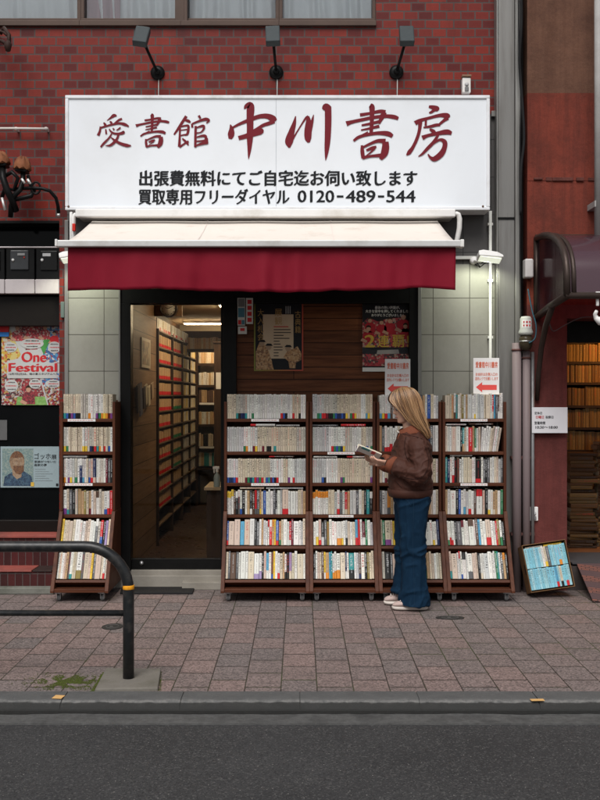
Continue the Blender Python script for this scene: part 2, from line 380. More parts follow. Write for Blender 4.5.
# kerb with a rounded nose
k=MB(); prof=[(-2.815,-.25),(-2.815,.004),(-2.93,.006),(-2.965,.002),(-2.99,-.010),(-3.005,-.03),(-3.012,-.06),(-3.015,-.25)]
x=-12.0; 
while x<12:
    k.prism(prof,'x',x+.003,x+.597+ .0); x+=.6
k.prism([(p[0],p[1]-.006) for p in prof],'x',-30,30)
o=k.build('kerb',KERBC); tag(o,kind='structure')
g=MB(); g.box(-30,30,-3.17,-3.0,-.3,-.046); o=g.build('gutter',GUTC); tag(o,kind='structure')
gd=MB(); rr=random.Random(8); top=[];bot=[]  # grit strip along the kerb foot, its dark colour carrying the crevice shade
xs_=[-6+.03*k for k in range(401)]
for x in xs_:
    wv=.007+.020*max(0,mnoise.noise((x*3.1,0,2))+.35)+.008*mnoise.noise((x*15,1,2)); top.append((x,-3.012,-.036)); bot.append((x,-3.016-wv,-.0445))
gd.loft([top,bot],closed=False,caps=False); o=gd.build('gutter_grit_shade',M('crevice_shade_grit',(.018,.018,.017),.9,.4,60,bmp=.6)); tag(o,kind='structure')
g=MB(); g.box(-30,30,-16,-3.17,-.35,-.054); o=g.build('road',ASPH); tag(o,kind='structure')

# ================================================================== BRICK BUILDING
D=8.0
bb=thing('brick_building','red glazed brick building with bookshop on the ground floor','building',(0,0,0))
WL,WR=-6.0,1.572           # extent of the brick front
SH0,SH1=-1.905,1.572       # bookshop bay
zb=2.935                   # underside of brickwork over left shop
m=MB()
win_z0=WZ(24,D); win_x1=WX(376,D)
m.box(WL,WR,0,.25,3.78,win_z0)                       # band under the windows
m.box(win_x1,WR,0,.25,win_z0,6.3)                    # right of the windows
m.box(WL,WR,0,.25,6.3,8.5)
m.box(WL,-1.862,0,.25,zb,3.78)                      # over the left shop
m.box(SH0-.02,-1.862,0,.25,.42,zb)                 # slim brick pier
m.build('wall',BRICK,bb)
m=MB(); m.box(WL,WL+.25,.25,6,0,8.5); m.box(WL,WR,5.75,6,0,8.5); m.box(WR-.2,WR,.25,6,0,8.5); m.box(WL,WR,0.25,6,8.3,8.5)
m.build('rear_wall',M('rear_render',(.2,.19,.18),.8),bb)
# tiled cladding of the shop bay: left pier, right pier, upper band with the awning's shade put into its colour
m=MB(); m.box(-1.862,WX(119.5,D),-.012,.25,.13,2.62); m.build('tile_panel',TILE,bb)
m=MB(); m.box(WX(418,D),WX(497.6,D),-.012,.25,.0,2.585); m.build('tile_panel',TILE,bb)
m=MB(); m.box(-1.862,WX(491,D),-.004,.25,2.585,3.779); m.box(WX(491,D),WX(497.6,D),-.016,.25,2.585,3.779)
m.build('tile_band',SHADETILE,bb)
m=MB(); m.box(WX(119.5,D)-.002,WX(121,D),-.03,.02,.13,2.45); m.box(WX(417.5,D),WX(421,D),-.035,.02,.1,2.45); m.box(WX(490.3,D),WX(498,D),-.05,-.016,3.755,3.80)
m.box(WX(66,D)-.006,WX(69,D),-.028,0,.5,2.935)
m.build('metal_trim',METALG,bb,.002)
# upstairs windows
panes=[(-5.2,-4.0),(-4.0,-1.80),(-1.80,WX(180,D)),(WX(180,D),WX(279,D)),(WX(279,D),win_x1)]
def window(x0,x1,sliding):
    z0,z1=win_z0,6.3
    f=MB(); t=.028
    f.box(x0,x1,.02,.14,z0,z0+.055); f.box(x0,x1,.02,.14,z1-.06,z1); f.box(x0,x0+t,.022,.138,z0+.055,z1-.06); f.box(x1-t,x1,.022,.138,z0+.055,z1-.06)
    f.box(x0,x1,-.03,.02,z0-.022,z0+.018)
    fr=f.build('window',BROWNF,bb,.003)
    p=MB(); p.box(x0+t,x1-t,.075,.080,z0+.055,z1-.06); p.build('pane',WINGLASS,fr)
for a,b_ in [(-5.4,-2.98),(-2.98,WX(80,D)),(WX(80,D),WX(181,D)),(WX(181,D),WX(279,D)),(WX(279,D),win_x1)]: window(a,b_,1)
m=MB(); m.box(WX(175,D),WX(187,D),-.005,.16,win_z0+.02,6.3); m.box(WX(186.5,D)-.02,WX(187.5,D),-.012,-.005,win_z0+.02,6.3); m.build('mullion',BROWNF,bb,.004)
m=MB(); m.box(-5.4,win_x1,.6,.62,4.3,6.5); m.box(WL+.3,WR-.2,.25,5.7,4.25,4.32); m.build('upper_room',M('upper_room_paint',(.10,.10,.10),.9),bb)
# curtains, gathered cloth
def curtain(x0,x1,label,seed,mat=CURT,amp=.022,zb_=4.46,y=.15):
    rnd=random.Random(seed); n=int((x1-x0)/.007); rows=[]
    ph=[rnd.uniform(0,6.28) for _ in range(5)]
    for j in range(30):
        z=zb_+(6.25-zb_)*j/29; row=[]
        for i in range(n+1):
            x=x0+(x1-x0)*i/n; v=mnoise.noise((x*7+seed*9,z*1.3,seed)); v2=mnoise.noise((x*22,z*2.6,seed+3))
            row.append((x,y+amp*math.sin(x*52+ph[0]+3.2*v+.6*z)+amp*.9*v+amp*.5*v2,z+.01*mnoise.noise((x*5,seed,0))))
        rows.append(row)
    m=MB(); m.loft(rows,closed=False,caps=False); o=m.build('curtain',mat); 
    s=o.modifiers.new('cloth','SOLIDIFY'); s.thickness=.003
    tag(o,label,'curtain','curtains behind the upstairs windows'); return o
curtain(-2.98,-1.79,'pale grey curtain in the leftmost upstairs window, hanging nearly flat',2,amp=.014)
curtain(-1.70,-1.0,'grey white crumpled curtain in second upstairs window from left',5,amp=.03)
curtain(-.93,-.20,'white rumpled curtain in the wide upstairs window above the middle lamp',7,amp=.028)
curtain(-.13,.58,'grey white bunched curtain in the rightmost upstairs window',9,amp=.03)
o=curtain(-1.74,-1.46,'small pinkish curtain edge beside the second upstairs window frame',12,CURTP,.02,y=.13)

# left neighbour: recessed dark shop front
m=MB(); m.box(WL,-1.925,.20,.23,.42,2.935); sf=m.build('shop_window',DGLASS,bb)
m=MB(); m.box(WL,-1.925,.10,.2,2.10,2.34); m.box(WL,-1.925,.15,.2,.425,.52); m.box(-1.945,-1.925,.14,.2,.52,2.1); m.box(-3.4,-3.36,.14,.2,.52,2.1)
m.build('shop_window_frame',M('dark_bronze',(.008,.006,.005),.4,.2,15),bb,.004)
m=MB(); m.box(WL,-1.925,.0,.2,2.915,2.935); m.build('soffit',BLACK,bb)
# white fascia under the boxes, in lengths
m=MB()
xs=[-5.1,-4.5,-3.9,-3.3]+[WX(-26,D),WX(4.2,D),WX(34.3,D),WX(61,D)]
for a,b_ in zip(xs[3:-1],xs[4:]): m.box(a+.004,b_-.004,.015,.1,WZ(293.3,D),WZ(279,D))
m.box(WL,-1.925,.03,.1,WZ(293,D),WZ(279.3,D)); m.box(WL,-1.925,.02,.1,WZ(247.5,D),WZ(246,D))
m.build('fascia',M('fascia_white',(.46,.42,.42),.4,.06,8,dirt=(.30,.26,.25)),bb,.004)
# tiled plinth and step of the left shop
m=MB(); m.box(WL,-1.90,-.012,.2,.055,.40); m.box(WL,-1.93,-.22,-.012,.055,.165); st=m.build('plinth',STEPT,bb)
m=MB(); m.box(WL,-1.90,-.03,.2,.40,.424); m.box(WL,WX(31,7.75),-.235,-.012,.165,.180); m.build('step_edge',PINKT,bb,.004)
m=MB(); m.box(WX(31,7.75)+.006,-1.93,-.23,-.012,.165,.178); m.build('step_edge',M('dark_slab',(.035,.022,.02),.6,.3,14),bb,.003)
m=MB(); m.box(WL,-1.90,-.29,.2,.0,.054); m.build('footing',M('mossy_concrete',(.16,.16,.14),.85,.3,14,bmp=.5,dirt=(.05,.055,.04)),bb,.01)
# bookshop sill
m=MB(); m.box(-1.87,WX(222,7.9),.005,.3,0,.138); m.box(WX(182,7.9),WX(310,7.9),-.11,.005,.0,.062); m.box(-1.87,WX(222,7.9),-.03,.005,.0,.10); m.build('doorstep',STEPC,bb,.006)
m=MB(); m.box(WX(222,7.8),1.572,-.03,.3,0,.135); m.build('sill',STEPC,bb,.006)
# panelled display wall right of the door
m=MB(); m.box(WX(236,8.05),WX(411,8.05),.05,.09,.13,2.46); m.build('panelled_wall',WOODW,bb)
m=MB(); m.box(WX(409,D),WX(418,D),-.02,.1,.13,2.44); m.build('corner_post',BLACK,bb,.003)
m=MB(); m.box(WX(119.8,D),WX(418,D),-.018,.1,WZ(303.5,D),WZ(289,D)); m.box(WX(120.5,D),WX(131,D),-.02,.1,.135,WZ(303.5,D)); m.box(WX(223.5,D),WX(236.5,D),-.02,.1,.135,WZ(303.5,D))
m.build('door_frame',BLACK,bb,.003)
# room behind
RX0,RX1,RY1,RZ=-1.36,1.5,5.3,2.47
m=MB(); m.box(RX0-.25,RX0,.1,1.46,.0,RZ+.1); m.box(-1.66,-1.60,1.46,RY1,0,RZ+.1); m.build('interior_wall',INW,bb)
m=MB(); m.box(-1.66,RX1,RY1,RY1+.1,0,RZ+.1); m.box(RX1,RX1+.05,.1,RY1,0,RZ+.1); m.build('interior_wall',PLASTER,bb)
m=MB(); m.box(-1.6,RX1,.1,RY1,RZ,RZ+.08); m.build('ceiling',CEIL,bb)
m=MB(); m.box(-1.6,RX1,.3,RY1,.0,.11); m.build('interior_floor',FLOORI,bb)

# ================================================================== DOOR
door=thing('sliding_door','black framed glass sliding door of the bookshop, closed','door',(-1.0,.06,.135))
x0,x1=WX(131,8.06),WX(223.5,8.06); zt=WZ(303.5,8.06); zbm=.135
m=MB(); m.box(x0-.03,x1,.035,.075,zbm,WZ(558,8.06)); m.box(x0-.03,x1,.035,.075,zt-.012,zt+.06); m.box(x0-.05,x0,.036,.074,zbm,zt); m.box(x1-.02,x1+.03,.036,.074,zbm,zt)
m.build('frame',BLACK,door,.003)
m=MB(); m.box(x0,x1-.02,.052,.058,WZ(558,8.06),zt-.012); m.build('pane',DOORGLASS,door)
m=MB(); m.lathe((WX(141.5,8.03),.03,WZ(563,8.03)),[(.0,-.004),(.017,-.004),(.017,.006),(0,.006)],'y',18); m.build('lock',M('lock_steel',(.25,.25,.25),.35,metal=.8),door)

# ================================================================== SIGN
DS=7.76; yS=DS-8
sg=thing('shop_sign','long white box sign with dark red brush lettering over the awning','sign',(WX(277,DS),yS,WZ(210,DS)))
X0,X1,Z0,Z1=WX(65,DS),WX(490,DS),WZ(210,DS),WZ(95,DS)
fw=.026; m=MB()
m.box(X0,X1,yS,yS+.22,Z1-fw,Z1); m.box(X0,X1,yS,yS+.22,Z0,Z0+fw); m.box(X0,X0+fw,yS,yS+.22,Z0+fw,Z1-fw); m.box(X1-fw,X1,yS,yS+.22,Z0+fw,Z1-fw)
m.build('frame',M('sign_frame_white',(.74,.75,.77),.35,.05,6,dirt=(.5,.49,.47),dscale=6),sg,.005)
m=MB(); m.box(X0+fw,X1-fw,yS+.012,yS+.2,Z0+fw,Z1-fw); m.build('panel',SIGNF,sg)
m=MB(); m.box(WX(276,DS)-.0015,WX(276,DS)+.0015,yS+.0095,yS+.0125,Z0+fw,Z1-fw); m.build('panel_joint',M('joint_grey',(.45,.47,.5),.5),sg)
yl=yS+.0085
red=MB()
def T5(ox,oy,s): return lambda x,y:(WX(ox+x/s,DS),WZ(oy+y/s,DS))
SHO=[[(150,50,18),(160,60,24),(160,110,18),(158,160,16),(155,195,14)],[(100,98,14),(150,90,12),(200,80,15),(228,84,18)],[(226,84,16),(214,102,22),(204,122,16),(195,142,10)],
 [(32,142,22),(60,133,15),(110,122,14),(170,110,14),(230,104,15),(270,108,18),(292,116,14)],[(108,150,8),(150,142,11),(197,131,13)],[(105,174,6),(150,165,10),(197,154,13)],
 [(68,228,10),(92,210,13),(130,198,13),(190,189,15),(240,192,21),(263,205,15)],[(70,230,4),(100,205,5),(140,183,6)],
 [(110,250,10),(112,282,17),(116,315,15)],[(112,262,9),(150,243,11),(190,228,15),(228,230,22)],[(228,232,26),(228,262,31),(221,292,30),(203,320,14)],[(132,276,9),(160,264,13),(182,257,9)],[(175,264,9),(155,284,7),(132,302,4)],[(112,313,15),(150,305,11),(205,300,15)]]
CH=[
 (T5(220,95,5),[[(122,68,6),(130,54,16),(150,50,30),(152,75,33),(150,110,30),(150,160,28),(149,215,26),(147,265,17),(144,300,9),(142,319,2)],[(51,146,4),(57,168,19),(55,195,28),(50,218,14)],[(58,164,8),(100,142,12),(150,122,16),(195,106,18),(235,104,22),(264,117,28),(275,130,20)],[(272,130,16),(245,140,16),(215,150,14),(185,168,12),(160,180,10)],[(92,214,18),(130,204,20),(170,190,26),(203,180,27),(218,180,12)]]),
 (T5(220,95,5),[[(378,104,4),(371,140,16),(357,185,26),(345,232,34),(347,262,8)],[(347,255,10),(372,205,7),(402,155,6),(428,115,9),(442,106,12)],[(440,104,10),(443,135,24),(440,180,31),(440,215,28),(444,236,10)],[(468,97,3),(461,130,12),(452,180,12),(447,222,10)],[(515,71,12),(530,57,28),(552,64,16)],[(540,56,28),(541,120,28),(539,200,26),(535,260,21),(531,300,12),(528,326,2)]]),
 (T5(340,95,5),SHO),
 (T5(340,95,5),[[(445,56,10),(465,60,18),(484,68,25),(492,76,12)],[(472,74,12),(457,84,11),(446,88,6)],[(376,140,20),(400,126,15),(450,112,12),(500,100,15),(535,102,23),(546,112,14)],[(540,112,18),(520,126,13),(492,150,9)],[(418,161,6),(450,156,11),(485,148,13),(502,150,8)],[(402,130,18),(398,172,14),(386,215,14),(366,258,14),(347,285,18),(333,300,5)],[(430,122,9),(429,152,10)],[(449,168,8),(467,180,16),(479,191,10)],[(412,213,20),(440,201,13),(490,190,16),(535,183,22),(559,190,14)],[(492,196,10),(472,230,14),(440,264,14),(412,293,10),(392,306,3)],[(468,242,6),(500,222,11),(524,234,20),(522,265,21),(505,295,25),(474,318,22),(454,312,12),(440,294,5)]]),
 (T5(90,105,10),[[(168,152,5),(205,125,17),(235,102,28),(264,104,14)],[(195,160,10),(210,173,20),(213,188,9)],[(318,134,18),(285,148,18),(248,178,14),(225,196,7)],[(134,172,10),(150,194,22),(154,212,8)],[(78,302,24),(95,262,20),(104,212,16)],[(98,226,15),(150,211,15),(220,192,17),(290,180,19),(345,191,26),(386,212,12)],[(155,238,12),(161,288,16)],[(190,235,9),(205,260,14),(240,281,17),(290,284,20),(332,272,26),(326,256,9)],[(226,228,9),(241,247,16)],[(304,222,14),(280,240,12),(262,250,8)],[(216,282,12),(185,330,15),(140,376,19),(104,418,14)],[(205,318,7),(250,354,20),(310,385,25),(370,402,27),(410,404,9)],[(284,290,18),(270,330,19),(240,370,23),(200,400,19),(152,404,5)]]),
 (lambda x,y:T5(130,105,7.06)(40+(x-32)*.904,65+(y-50)*.865),SHO),
 (T5(130,105,7.06),[[(397,76,18),(372,114,17),(342,160,15),(310,207,10)],[(385,103,12),(410,110,18),(426,121,10)],[(350,152,9),(395,143,12),(412,150,15),(405,200,15),(385,212,7)],[(356,176,6),(402,170,8)],[(352,158,12),(350,220,13),(347,292,18)],[(350,215,8),(402,204,9)],[(348,296,12),(385,270,11),(413,254,13)],[(368,234,9),(398,262,15),(412,282,7)],[(440,156,14),(435,130,10)],[(438,131,10),(490,110,13),(535,98,19),(558,107,12),(538,126,7)],[(484,72,15),(497,94,12)],[(463,146,14),(461,220,15),(460,297,15)],[(468,158,7),(515,145,15),(520,165,13),(500,190,8),(468,196,8)],[(466,226,7),(515,215,15),(534,222,17),(528,248,13),(468,254,8)],[(462,286,9),(510,270,17),(548,262,20)],[(541,232,14),(545,270,14)]]),
]
for tr,sts in CH:
    for i,s_ in enumerate(sts): stroke(red,s_,tr,yl-.0002*i)
red.build('brush_lettering',SIGNR,sg)
bl=MB()
put_text(bl,'出張費無料にてご自宅迄お伺い致します',WX(139.5,DS),WX(417,DS),WZ(185.6,DS),WZ(170.2,DS),yl,bold=.037)
put_text(bl,'買取専用フリーダイヤル',WX(138.5,DS),WX(289,DS),WZ(204.3,DS),WZ(188.8,DS),yl,bold=.037)
for s_,a_,b_ in (('0120',297.9,333.9),('489',346.1,375.2),('544',386.7,415.2)): put_text(bl,s_,WX(a_,DS),WX(b_,DS),WZ(202.0,DS),WZ(190.2,DS),yl,bold=.022)
for a_,b_ in ((336.8,343.5),(378,384.3)): bl.rect(WX(a_,DS),WX(b_,DS),WZ(197.3,DS),WZ(195.2,DS),yl)
bl.build('small_lettering',SIGNK,sg)
m=MB()
for px,py in ((483,206.3),(68.5,206.5)): m.lathe((WX(px,DS),yS,WZ(py,DS)),[(0,-.003),(.008,-.003),(.009,.001)],'y',10)
m.build('screw',M('rusty_screw',(.12,.07,.05),.6),sg)

# ================================================================== AWNING
yb,yf=-.10,-1.1; db,df=8+yb,8+yf
zbk,zf=WZ(219,db),WZ(243,df)
xl0,xr0=WX(78,db-.05),WX(447,db-.05); xl1,xr1=WX(64.5,df),WX(456,df)
aw=thing('awning','retractable shop awning with white canvas top and dark red valance','awning',((xl0+xr0)/2,yb,zbk))
rows=[]
for j in range(9):
    t=j/8; row=[]
    for i in range(49):
        u=i/48; xa=xl1+(xr1-xl1)*u
        sag=-.012*math.sin(math.pi*t)*(1+.4*math.sin(u*23))
        row.append((xa,yb+(yf-yb)*t,zbk+(zf-zbk)*t+sag))
    rows.append(row)
m=MB(); m.loft(rows,closed=False,caps=False); o=m.build('canvas',AWNTOP,aw); s_=o.modifiers.new('t','SOLIDIFY'); s_.thickness=.004; s_.offset=-1
m=MB()
for u in (.335,.69):
    xa=xl1+(xr1-xl1)*u
    rows_=[[(xa+s*.004,yb+(yf-yb)*t-.0005,zbk+(zf-zbk)*t-.012*math.sin(math.pi*t)*(1+.4*math.sin(u*23))+.0035) for s in (-1,1)] for t in [k/10 for k in range(11)]]
    m.loft(rows_,closed=False,caps=False)
m.build('seam',M('seam_thread',(.68,.60,.55),.8),aw)
m=MB(); m.box(WX(58,df),WX(462.5,df),yf-.035,yf+.03,zf-.03,zf+.016); m.build('front_bar',PALEMET,aw,.006)
m=MB(); m.box(WX(56,df),WX(58.5,df),yf-.04,yf+.035,zf-.028,zf+.022); m.build('end_cap',WHITEP,aw,.006)
m=MB(); m.box(WX(459.5,df),WX(463.3,df),yf-.042,yf+.035,zf-.034,zf+.02); m.build('end_cap',WHITEP,aw,.006)
# valance: hangs in soft waves
va=MB(); rows=[]; zv0,zv1=zf-.030,WZ(290.5,df)
for j in range(13):
    t=j/12; row=[]
    for i in range(161):
        u=i/160; xa=WX(67.5,df)+(WX(456,df)-WX(67.5,df))*u
        env=.35+.65*abs(mnoise.noise((u*3.1,2,7)))*2
        fold=.6*math.sin(u*61+3*mnoise.noise((u*5,0,1)))+.4*math.sin(u*113+4*mnoise.noise((u*7,0,6)))
        a=t**.8*(.026*env*fold+.030*mnoise.noise((u*6,t*.35,3)))+.010*math.exp(-((u-.34)/.012)**2)*t+.010*math.exp(-((u-.70)/.012)**2)*t+.010*t*(1-t)*mnoise.noise((u*30,t*2.5,4))
        zb_=zv0+(zv1-zv0)*t+.022*t*mnoise.noise((u*6,1,5))+.007*t*mnoise.noise((u*24,1,5))+(.008*t*math.sin(u*9))
        row.append((xa-.004*t,yf+.01+a,zb_))
    rows.append(row)
va.loft(rows,closed=False,caps=False); o=va.build('valance',AWNRED,aw); s_=o.modifiers.new('t','SOLIDIFY'); s_.thickness=.003
m=MB()
for px in ():
    xa=WX(px,df); m.box(xa-.003,xa+.003,yf-.006,yf+.004,zv1+.01,zv0)
# roller box and folded arms
m=MB(); m.box(WX(80,7.85),WX(452,7.85),-.20,-.06,zbk-.02,zbk+.035); m.build('roller_tube',M('roller_grey',(.25,.24,.23),.5,metal=.3),aw,.02,4)
m=MB()
for sx,a,b_ in ((1,xl1+.10,xl1+.95),(-1,xr1-.10,xr1-.95)):
    m.tube([(a,-.15,zbk-.10),((a+b_)/2,-.62,zbk-.32),(a+.06*sx,yf+.05,zf-.03)],.02,10)
m.build('arm',M('arm_grey',(.22,.22,.22),.45,metal=.4),aw)
# white tube hood under the sign
hd=MB()
dh=7.70; yh=dh-8
hd.box(WX(76,dh),WX(455,dh),yh-.03,yh+.03,WZ(217.5,dh),WZ(209.5,dh))
pts=[(WX(455,dh),yh,WZ(213.5,dh)),(WX(458.4,dh),yh,WZ(214.5,dh)),(WX(459.6,dh),yh,WZ(219,dh)),(WX(459.4,dh),yh,WZ(228,dh)),(WX(456.5,dh),yh,WZ(243,dh))]
hd.tube(pts,.020,10)
hd.tube([(WX(76,dh),yh,WZ(213.5,dh)),(WX(73.5,dh),yh,WZ(217,dh)),(WX(73.5,dh),yh,WZ(247,dh))],.017,10)
hd.tube([(WX(70,dh),yh+.04,WZ(211,dh)),(WX(70,dh),yh+.04,WZ(249,dh))],.013,10)
hd.build('hood_frame',WHITEP,aw,.008)
m=MB(); m.box(WX(75,dh)-.012,WX(75,dh)+.012,yh-.05,yh-.02,WZ(232,dh),WZ(224.5,dh)); m.build('warning_tag',M('red_tag',(.55,.03,.02),.5),aw,.004)

# ================================================================== METAL PILASTER, CONDUITS
m=MB(); pil=thing('metal_pilaster','tall grey metal clad pillar between the brick and red buildings','pillar',(WX(507,7.9),-.1,0))
x0,x1=WX(498,7.9),WX(515,7.9)
for z0,z1 in ((.0,WZ(218.5,7.9)),(WZ(217.8,7.9),8.5)):
    m.box(x0+.002,x1-.002,-.10,.0,z0,z1)
m.build('face',METALG,pil,.006)
m=MB(); m.box(x1,WX(520,7.9),-.115,.0,0,8.5); m.box(x0-.012,x0,-.107,.0,0,8.5); m.build('edge_strip',M('edge_metal',(.27,.265,.25),.4,.12,4,metal=.5,dirt=(.14,.13,.12),stretch=(8,8,.6)),pil,.004)
m=MB(); m.box(x0-.004,x1-.004,-.108,-.1,WZ(219.4,7.9),WZ(217.6,7.9)); m.build('joint',BLACK,pil)
cn=MB(); cn.tube([(WX(490.5,7.95),-.045,WZ(211,7.95)),(WX(490.5,7.95),-.045,.0+.05)],.0125,10); 
for z in (2.9,2.45,2.0,1.7): cn.box(WX(490.5,7.95)-.02,WX(490.5,7.95)+.02,-.05,-.012,z-.01,z+.01)
o=cn.build('conduit_pipe',CONDW); tag(o,'thin white vertical conduit on grey tiles left of the metal pillar','pipe')
cn=MB(); cn.box(WX(452,7.95),WX(484,7.95),-.04,-.012,WZ(259,7.95),WZ(255.8,7.95)); o=cn.build('cable_trunking',CONDW,bevel=.003); tag(o,'short white horizontal cable trunking beside the right flood lamp','trunking')
# ================================================================== WALL LAMPS AND FITTINGS
def sign_lamp(px,py_base,side,tilt,label):
    d=7.9; x,z=WX(px,d),WZ(py_base,d)
    t=thing('sign_lamp',label,'lamp',(x,-.0,z),'black lamps above the sign')
    m=MB(); m.lathe((x,0,z),[(0,-.03),(.03,-.03),(.055,-.02),(.057,0)],'y',24); m.build('base',BLACK,t)
    m=MB(); m.lathe((x,0,z),[(0,-.055),(.022,-.05),(.026,-.03)],'y',16); hx,hz=x+side*.075,z+.155
    m.tube([(x,-.045,z),(x+side*.02,-.09,z+.04),(x+side*.06,-.30,z+.13)],.011,10); m.build('arm',BLACK,t)
    mt=Matrix.Translation((hx,-.34,hz+.02))@Matrix.Rotation(R(8*tilt),4,'Y')@Matrix.Rotation(R(-28),4,'X')
    m=MB(); m.box(-.055,.055,-.03,.03,-.09,.075,mat=mt); m.build('head',GREYP,t,.008)
    m=MB(); m.box(-.03,.03,-.012,.04,.075,.095,mat=mt); m.build('bracket',BLACK,t,.004)
    m=MB(); m.box(-.046,.046,.0305,.033,-.08,.065,mat=mt); m.build('lens',M('lamp_lens',(.4,.4,.38),.2),t)
    m=MB(); m.tube([(x+.008,-.008,z-.05),(x+.006,-.008,WZ(97,d)-.02)],.0035,6); m.build('cable',CONDW,t)
sign_lamp(156,69,-1,1,'black wall lamp above the sign, leftmost, its head leaning left')
sign_lamp(276,68.5,-.25,-.3,'black wall lamp above the sign, middle of three, head upright')
sign_lamp(397.5,68.5,.62,0,'black wall lamp above the sign, rightmost, beside the white socket')

def socket(px0,px1,py0,py1,d,label,cov=True):
    x0,x1,z0,z1=WX(px0,d),WX(px1,d),WZ(py1,d),WZ(py0,d); y=d-8
    t=thing('outlet_box',label,'socket',((x0+x1)/2,y+.05,z0))
    m=MB(); m.box(x0,x1,y,y+.06,z0,z1); m.build('plate',WHITEP,t,.006)
    m=MB(); m.lathe(((x0+x1)/2,y,z0+(z1-z0)*.55),[(0,-.012),(.012,-.012),(.016,-.002),(.016,.0)],'y',14); m.build('screw_cap',M('socket_grey',(.4,.4,.4),.5),t)
    m=MB(); m.box((x0+x1)/2-.015,(x0+x1)/2+.015,y-.014,y,z0+.008,z0+(z1-z0)*.36); m.build('plug',M('plug_grey',(.16,.16,.16),.5),t,.004)
    if cov:
        m=MB(); m.box(x0-.004,x1+.004,y-.01,y+.05,z1+.006,z1+.022); m.build('cap',M('rust_cap',(.20,.12,.08),.7,.3,20),t,.003)
socket(462.5,470.8,77.5,92.5,7.93,'white socket box on the brick wall above the sign')
socket(530,538.3,507,521,7.86,'grey white socket box low on the red wall',False)

# flood lamps that light the tiled piers
def flood(px,py,sgn,label):
    d=7.72; x,z=WX(px,d),WZ(py,d); y=d-8
    t=thing('flood_lamp',label,'lamp',(x,-.015,z),'flood lamps either side of the awning')
    m=MB(); m.lathe((x-sgn*.06,-.015,z+.005),[(0,-.05),(.028,-.045),(.032,0)],'y',18); m.build('base',WHITEP,t)
    m=MB(); m.tube([(x-sgn*.06,-.05,z),(x-sgn*.03,y+.12,z-.02),(x+sgn*.0,y+.05,z+.006)],.011,10); m.build('arm',WHITEP,t)
    mt=Matrix.Translation((x+sgn*.02,y,z))@Matrix.Rotation(R(7*sgn),4,'Y')@Matrix.Rotation(R(-20),4,'X')
    m=MB(); prof=[(-.095,.02),(-.06,.032),(.05,.028),(.098,.006),(.098,-.012),(-.09,-.022)]
    m.prism(prof,'y',-.05,.05); m.v=[tuple(mt@Vector(v)) for v in m.v]; m.build('head',WHITEP,t,.006)
    m=MB(); m.box(-.08,.085,-.042,.042,-.026,-.0225,mat=mt); m.build('lens',lamp_mat('flood_lens',(.95,1.0,.80),.35),t)
    for k in range(2):
        mm=MB(); mm.tube([(x-sgn*(.05-.02*k),-.03,z-.02),(x-sgn*.02,-.08-.03*k,z-.055),(x+sgn*.02,y+.06,z-.02)],.004,6); mm.build('cable',BLACK,t)
    ld=bpy.data.lights.new('bulb','SPOT'); ld.energy=5.5; ld.color=(.95,1.0,.78); ld.spot_size=R(150); ld.spot_blend=.35; ld.shadow_soft_size=.06
    lo=bpy.data.objects.new('bulb',ld); COL.objects.link(lo); attach(lo,t)
    lo.location=Vector((x,y,z-.06))-t.location; lo.rotation_euler=Vector((-.12*sgn,.42,-.9)).to_track_quat('-Z','Y').to_euler()
flood(487,257,1,'white flood lamp on bracket right of the awning, lighting the grey tiles')
flood(75,257,-1,'white flood lamp tucked behind the left end of the awning')

# twisted black fitting with two rusty hoods, upper left
t=thing('hooded_wall_lamp','twisted black wall fitting with two rusty hoods and a curved arm, left of the sign','lamp',(WX(18,7.85),0,WZ(200,7.85)))
RUST=M('rusty_hood',(.20,.075,.035),.75,.45,16,bmp=.4,dirt=(.05,.025,.018),dscale=9)
def hood(px,py,s,tilt):
    d=7.8; c=W(px,py,d); m=MB(); mt=Matrix.Translation(c)@Matrix.Rotation(R(tilt),4,'Y')
    rings=[]
    for k,(a,dep,zz) in enumerate([(.075,.085,-.055),(.07,.08,-.02),(.052,.06,.025),(.02,.03,.05)]):
        rings.append([mt@Vector((a*s*math.cos(q*math.pi/8),dep*s*math.sin(q*math.pi/8),zz*s+.012*math.sin(q*3))) for q in range(16)])
    m.loft(rings); m.build('hood',RUST,t,.004)
    m=MB(); m.box(-.05*s,.05*s,-.06*s,.06*s,-.085*s,-.056*s,mat=mt); m.build('lamp_body',BLACK,t,.01)
hood(23,163,.92,6); hood(1,158,.92,-8)
m=MB(); d=7.82
def path(L,r): m.tube([W(px,py,d-.03*dy) for px,py,dy in L],r,10)
path([(23,170,1),(23,181,1),(20,190,2),(14,196,2),(11,206,1),(10.5,217,0)],.020)
path([(2,165,1),(3,178,2),(7,190,3),(12,200,2),(16,211,0)],.026)
path([(5,176,1),(12,172,2),(18,178,2),(14,190,1),(5,188,1),(2,197,0)],.016)
path([(12,200,1),(22,198,2),(31,196,2),(34,190,1)],.018)
path([(28,176,1),(31,186,2),(33,193,1),(29,197,1)],.014)
path([(14,189,0),(30,188,2),(42,188.5,2),(50,191,2),(56,198,1),(58,206,0),(58.5,213,-1)],.014)
a=[]
for k in range(17): q=2*math.pi*k/16; a.append((36+4.2*math.cos(q),188+6*math.sin(q),2))
path(a,.008)
m.build('arm',BLACK,t)
FIT=M('silver_fitting',(.6,.6,.58),.4,metal=.5)
for px,py,h in ((3.5,204,8),(23.2,181,3),(29,181.5,3)): 
    p=W(px,py,7.72); m=MB(); m.tube([p+Vector((-.012,0,.012*h*.5)),p+Vector((.012,0,-.012*h*.5))],.010,8); m.build('fitting',FIT,t)
m=MB(); m.tube([W(57.2,215,7.83),W(60,215,7.83)],.012,8); m.build('fitting',FIT,t)
cn=MB(); cn.tube([W(-60,128.5,7.93),W(16,128.5,7.93),W(48,128.8,7.93)],.010,10)
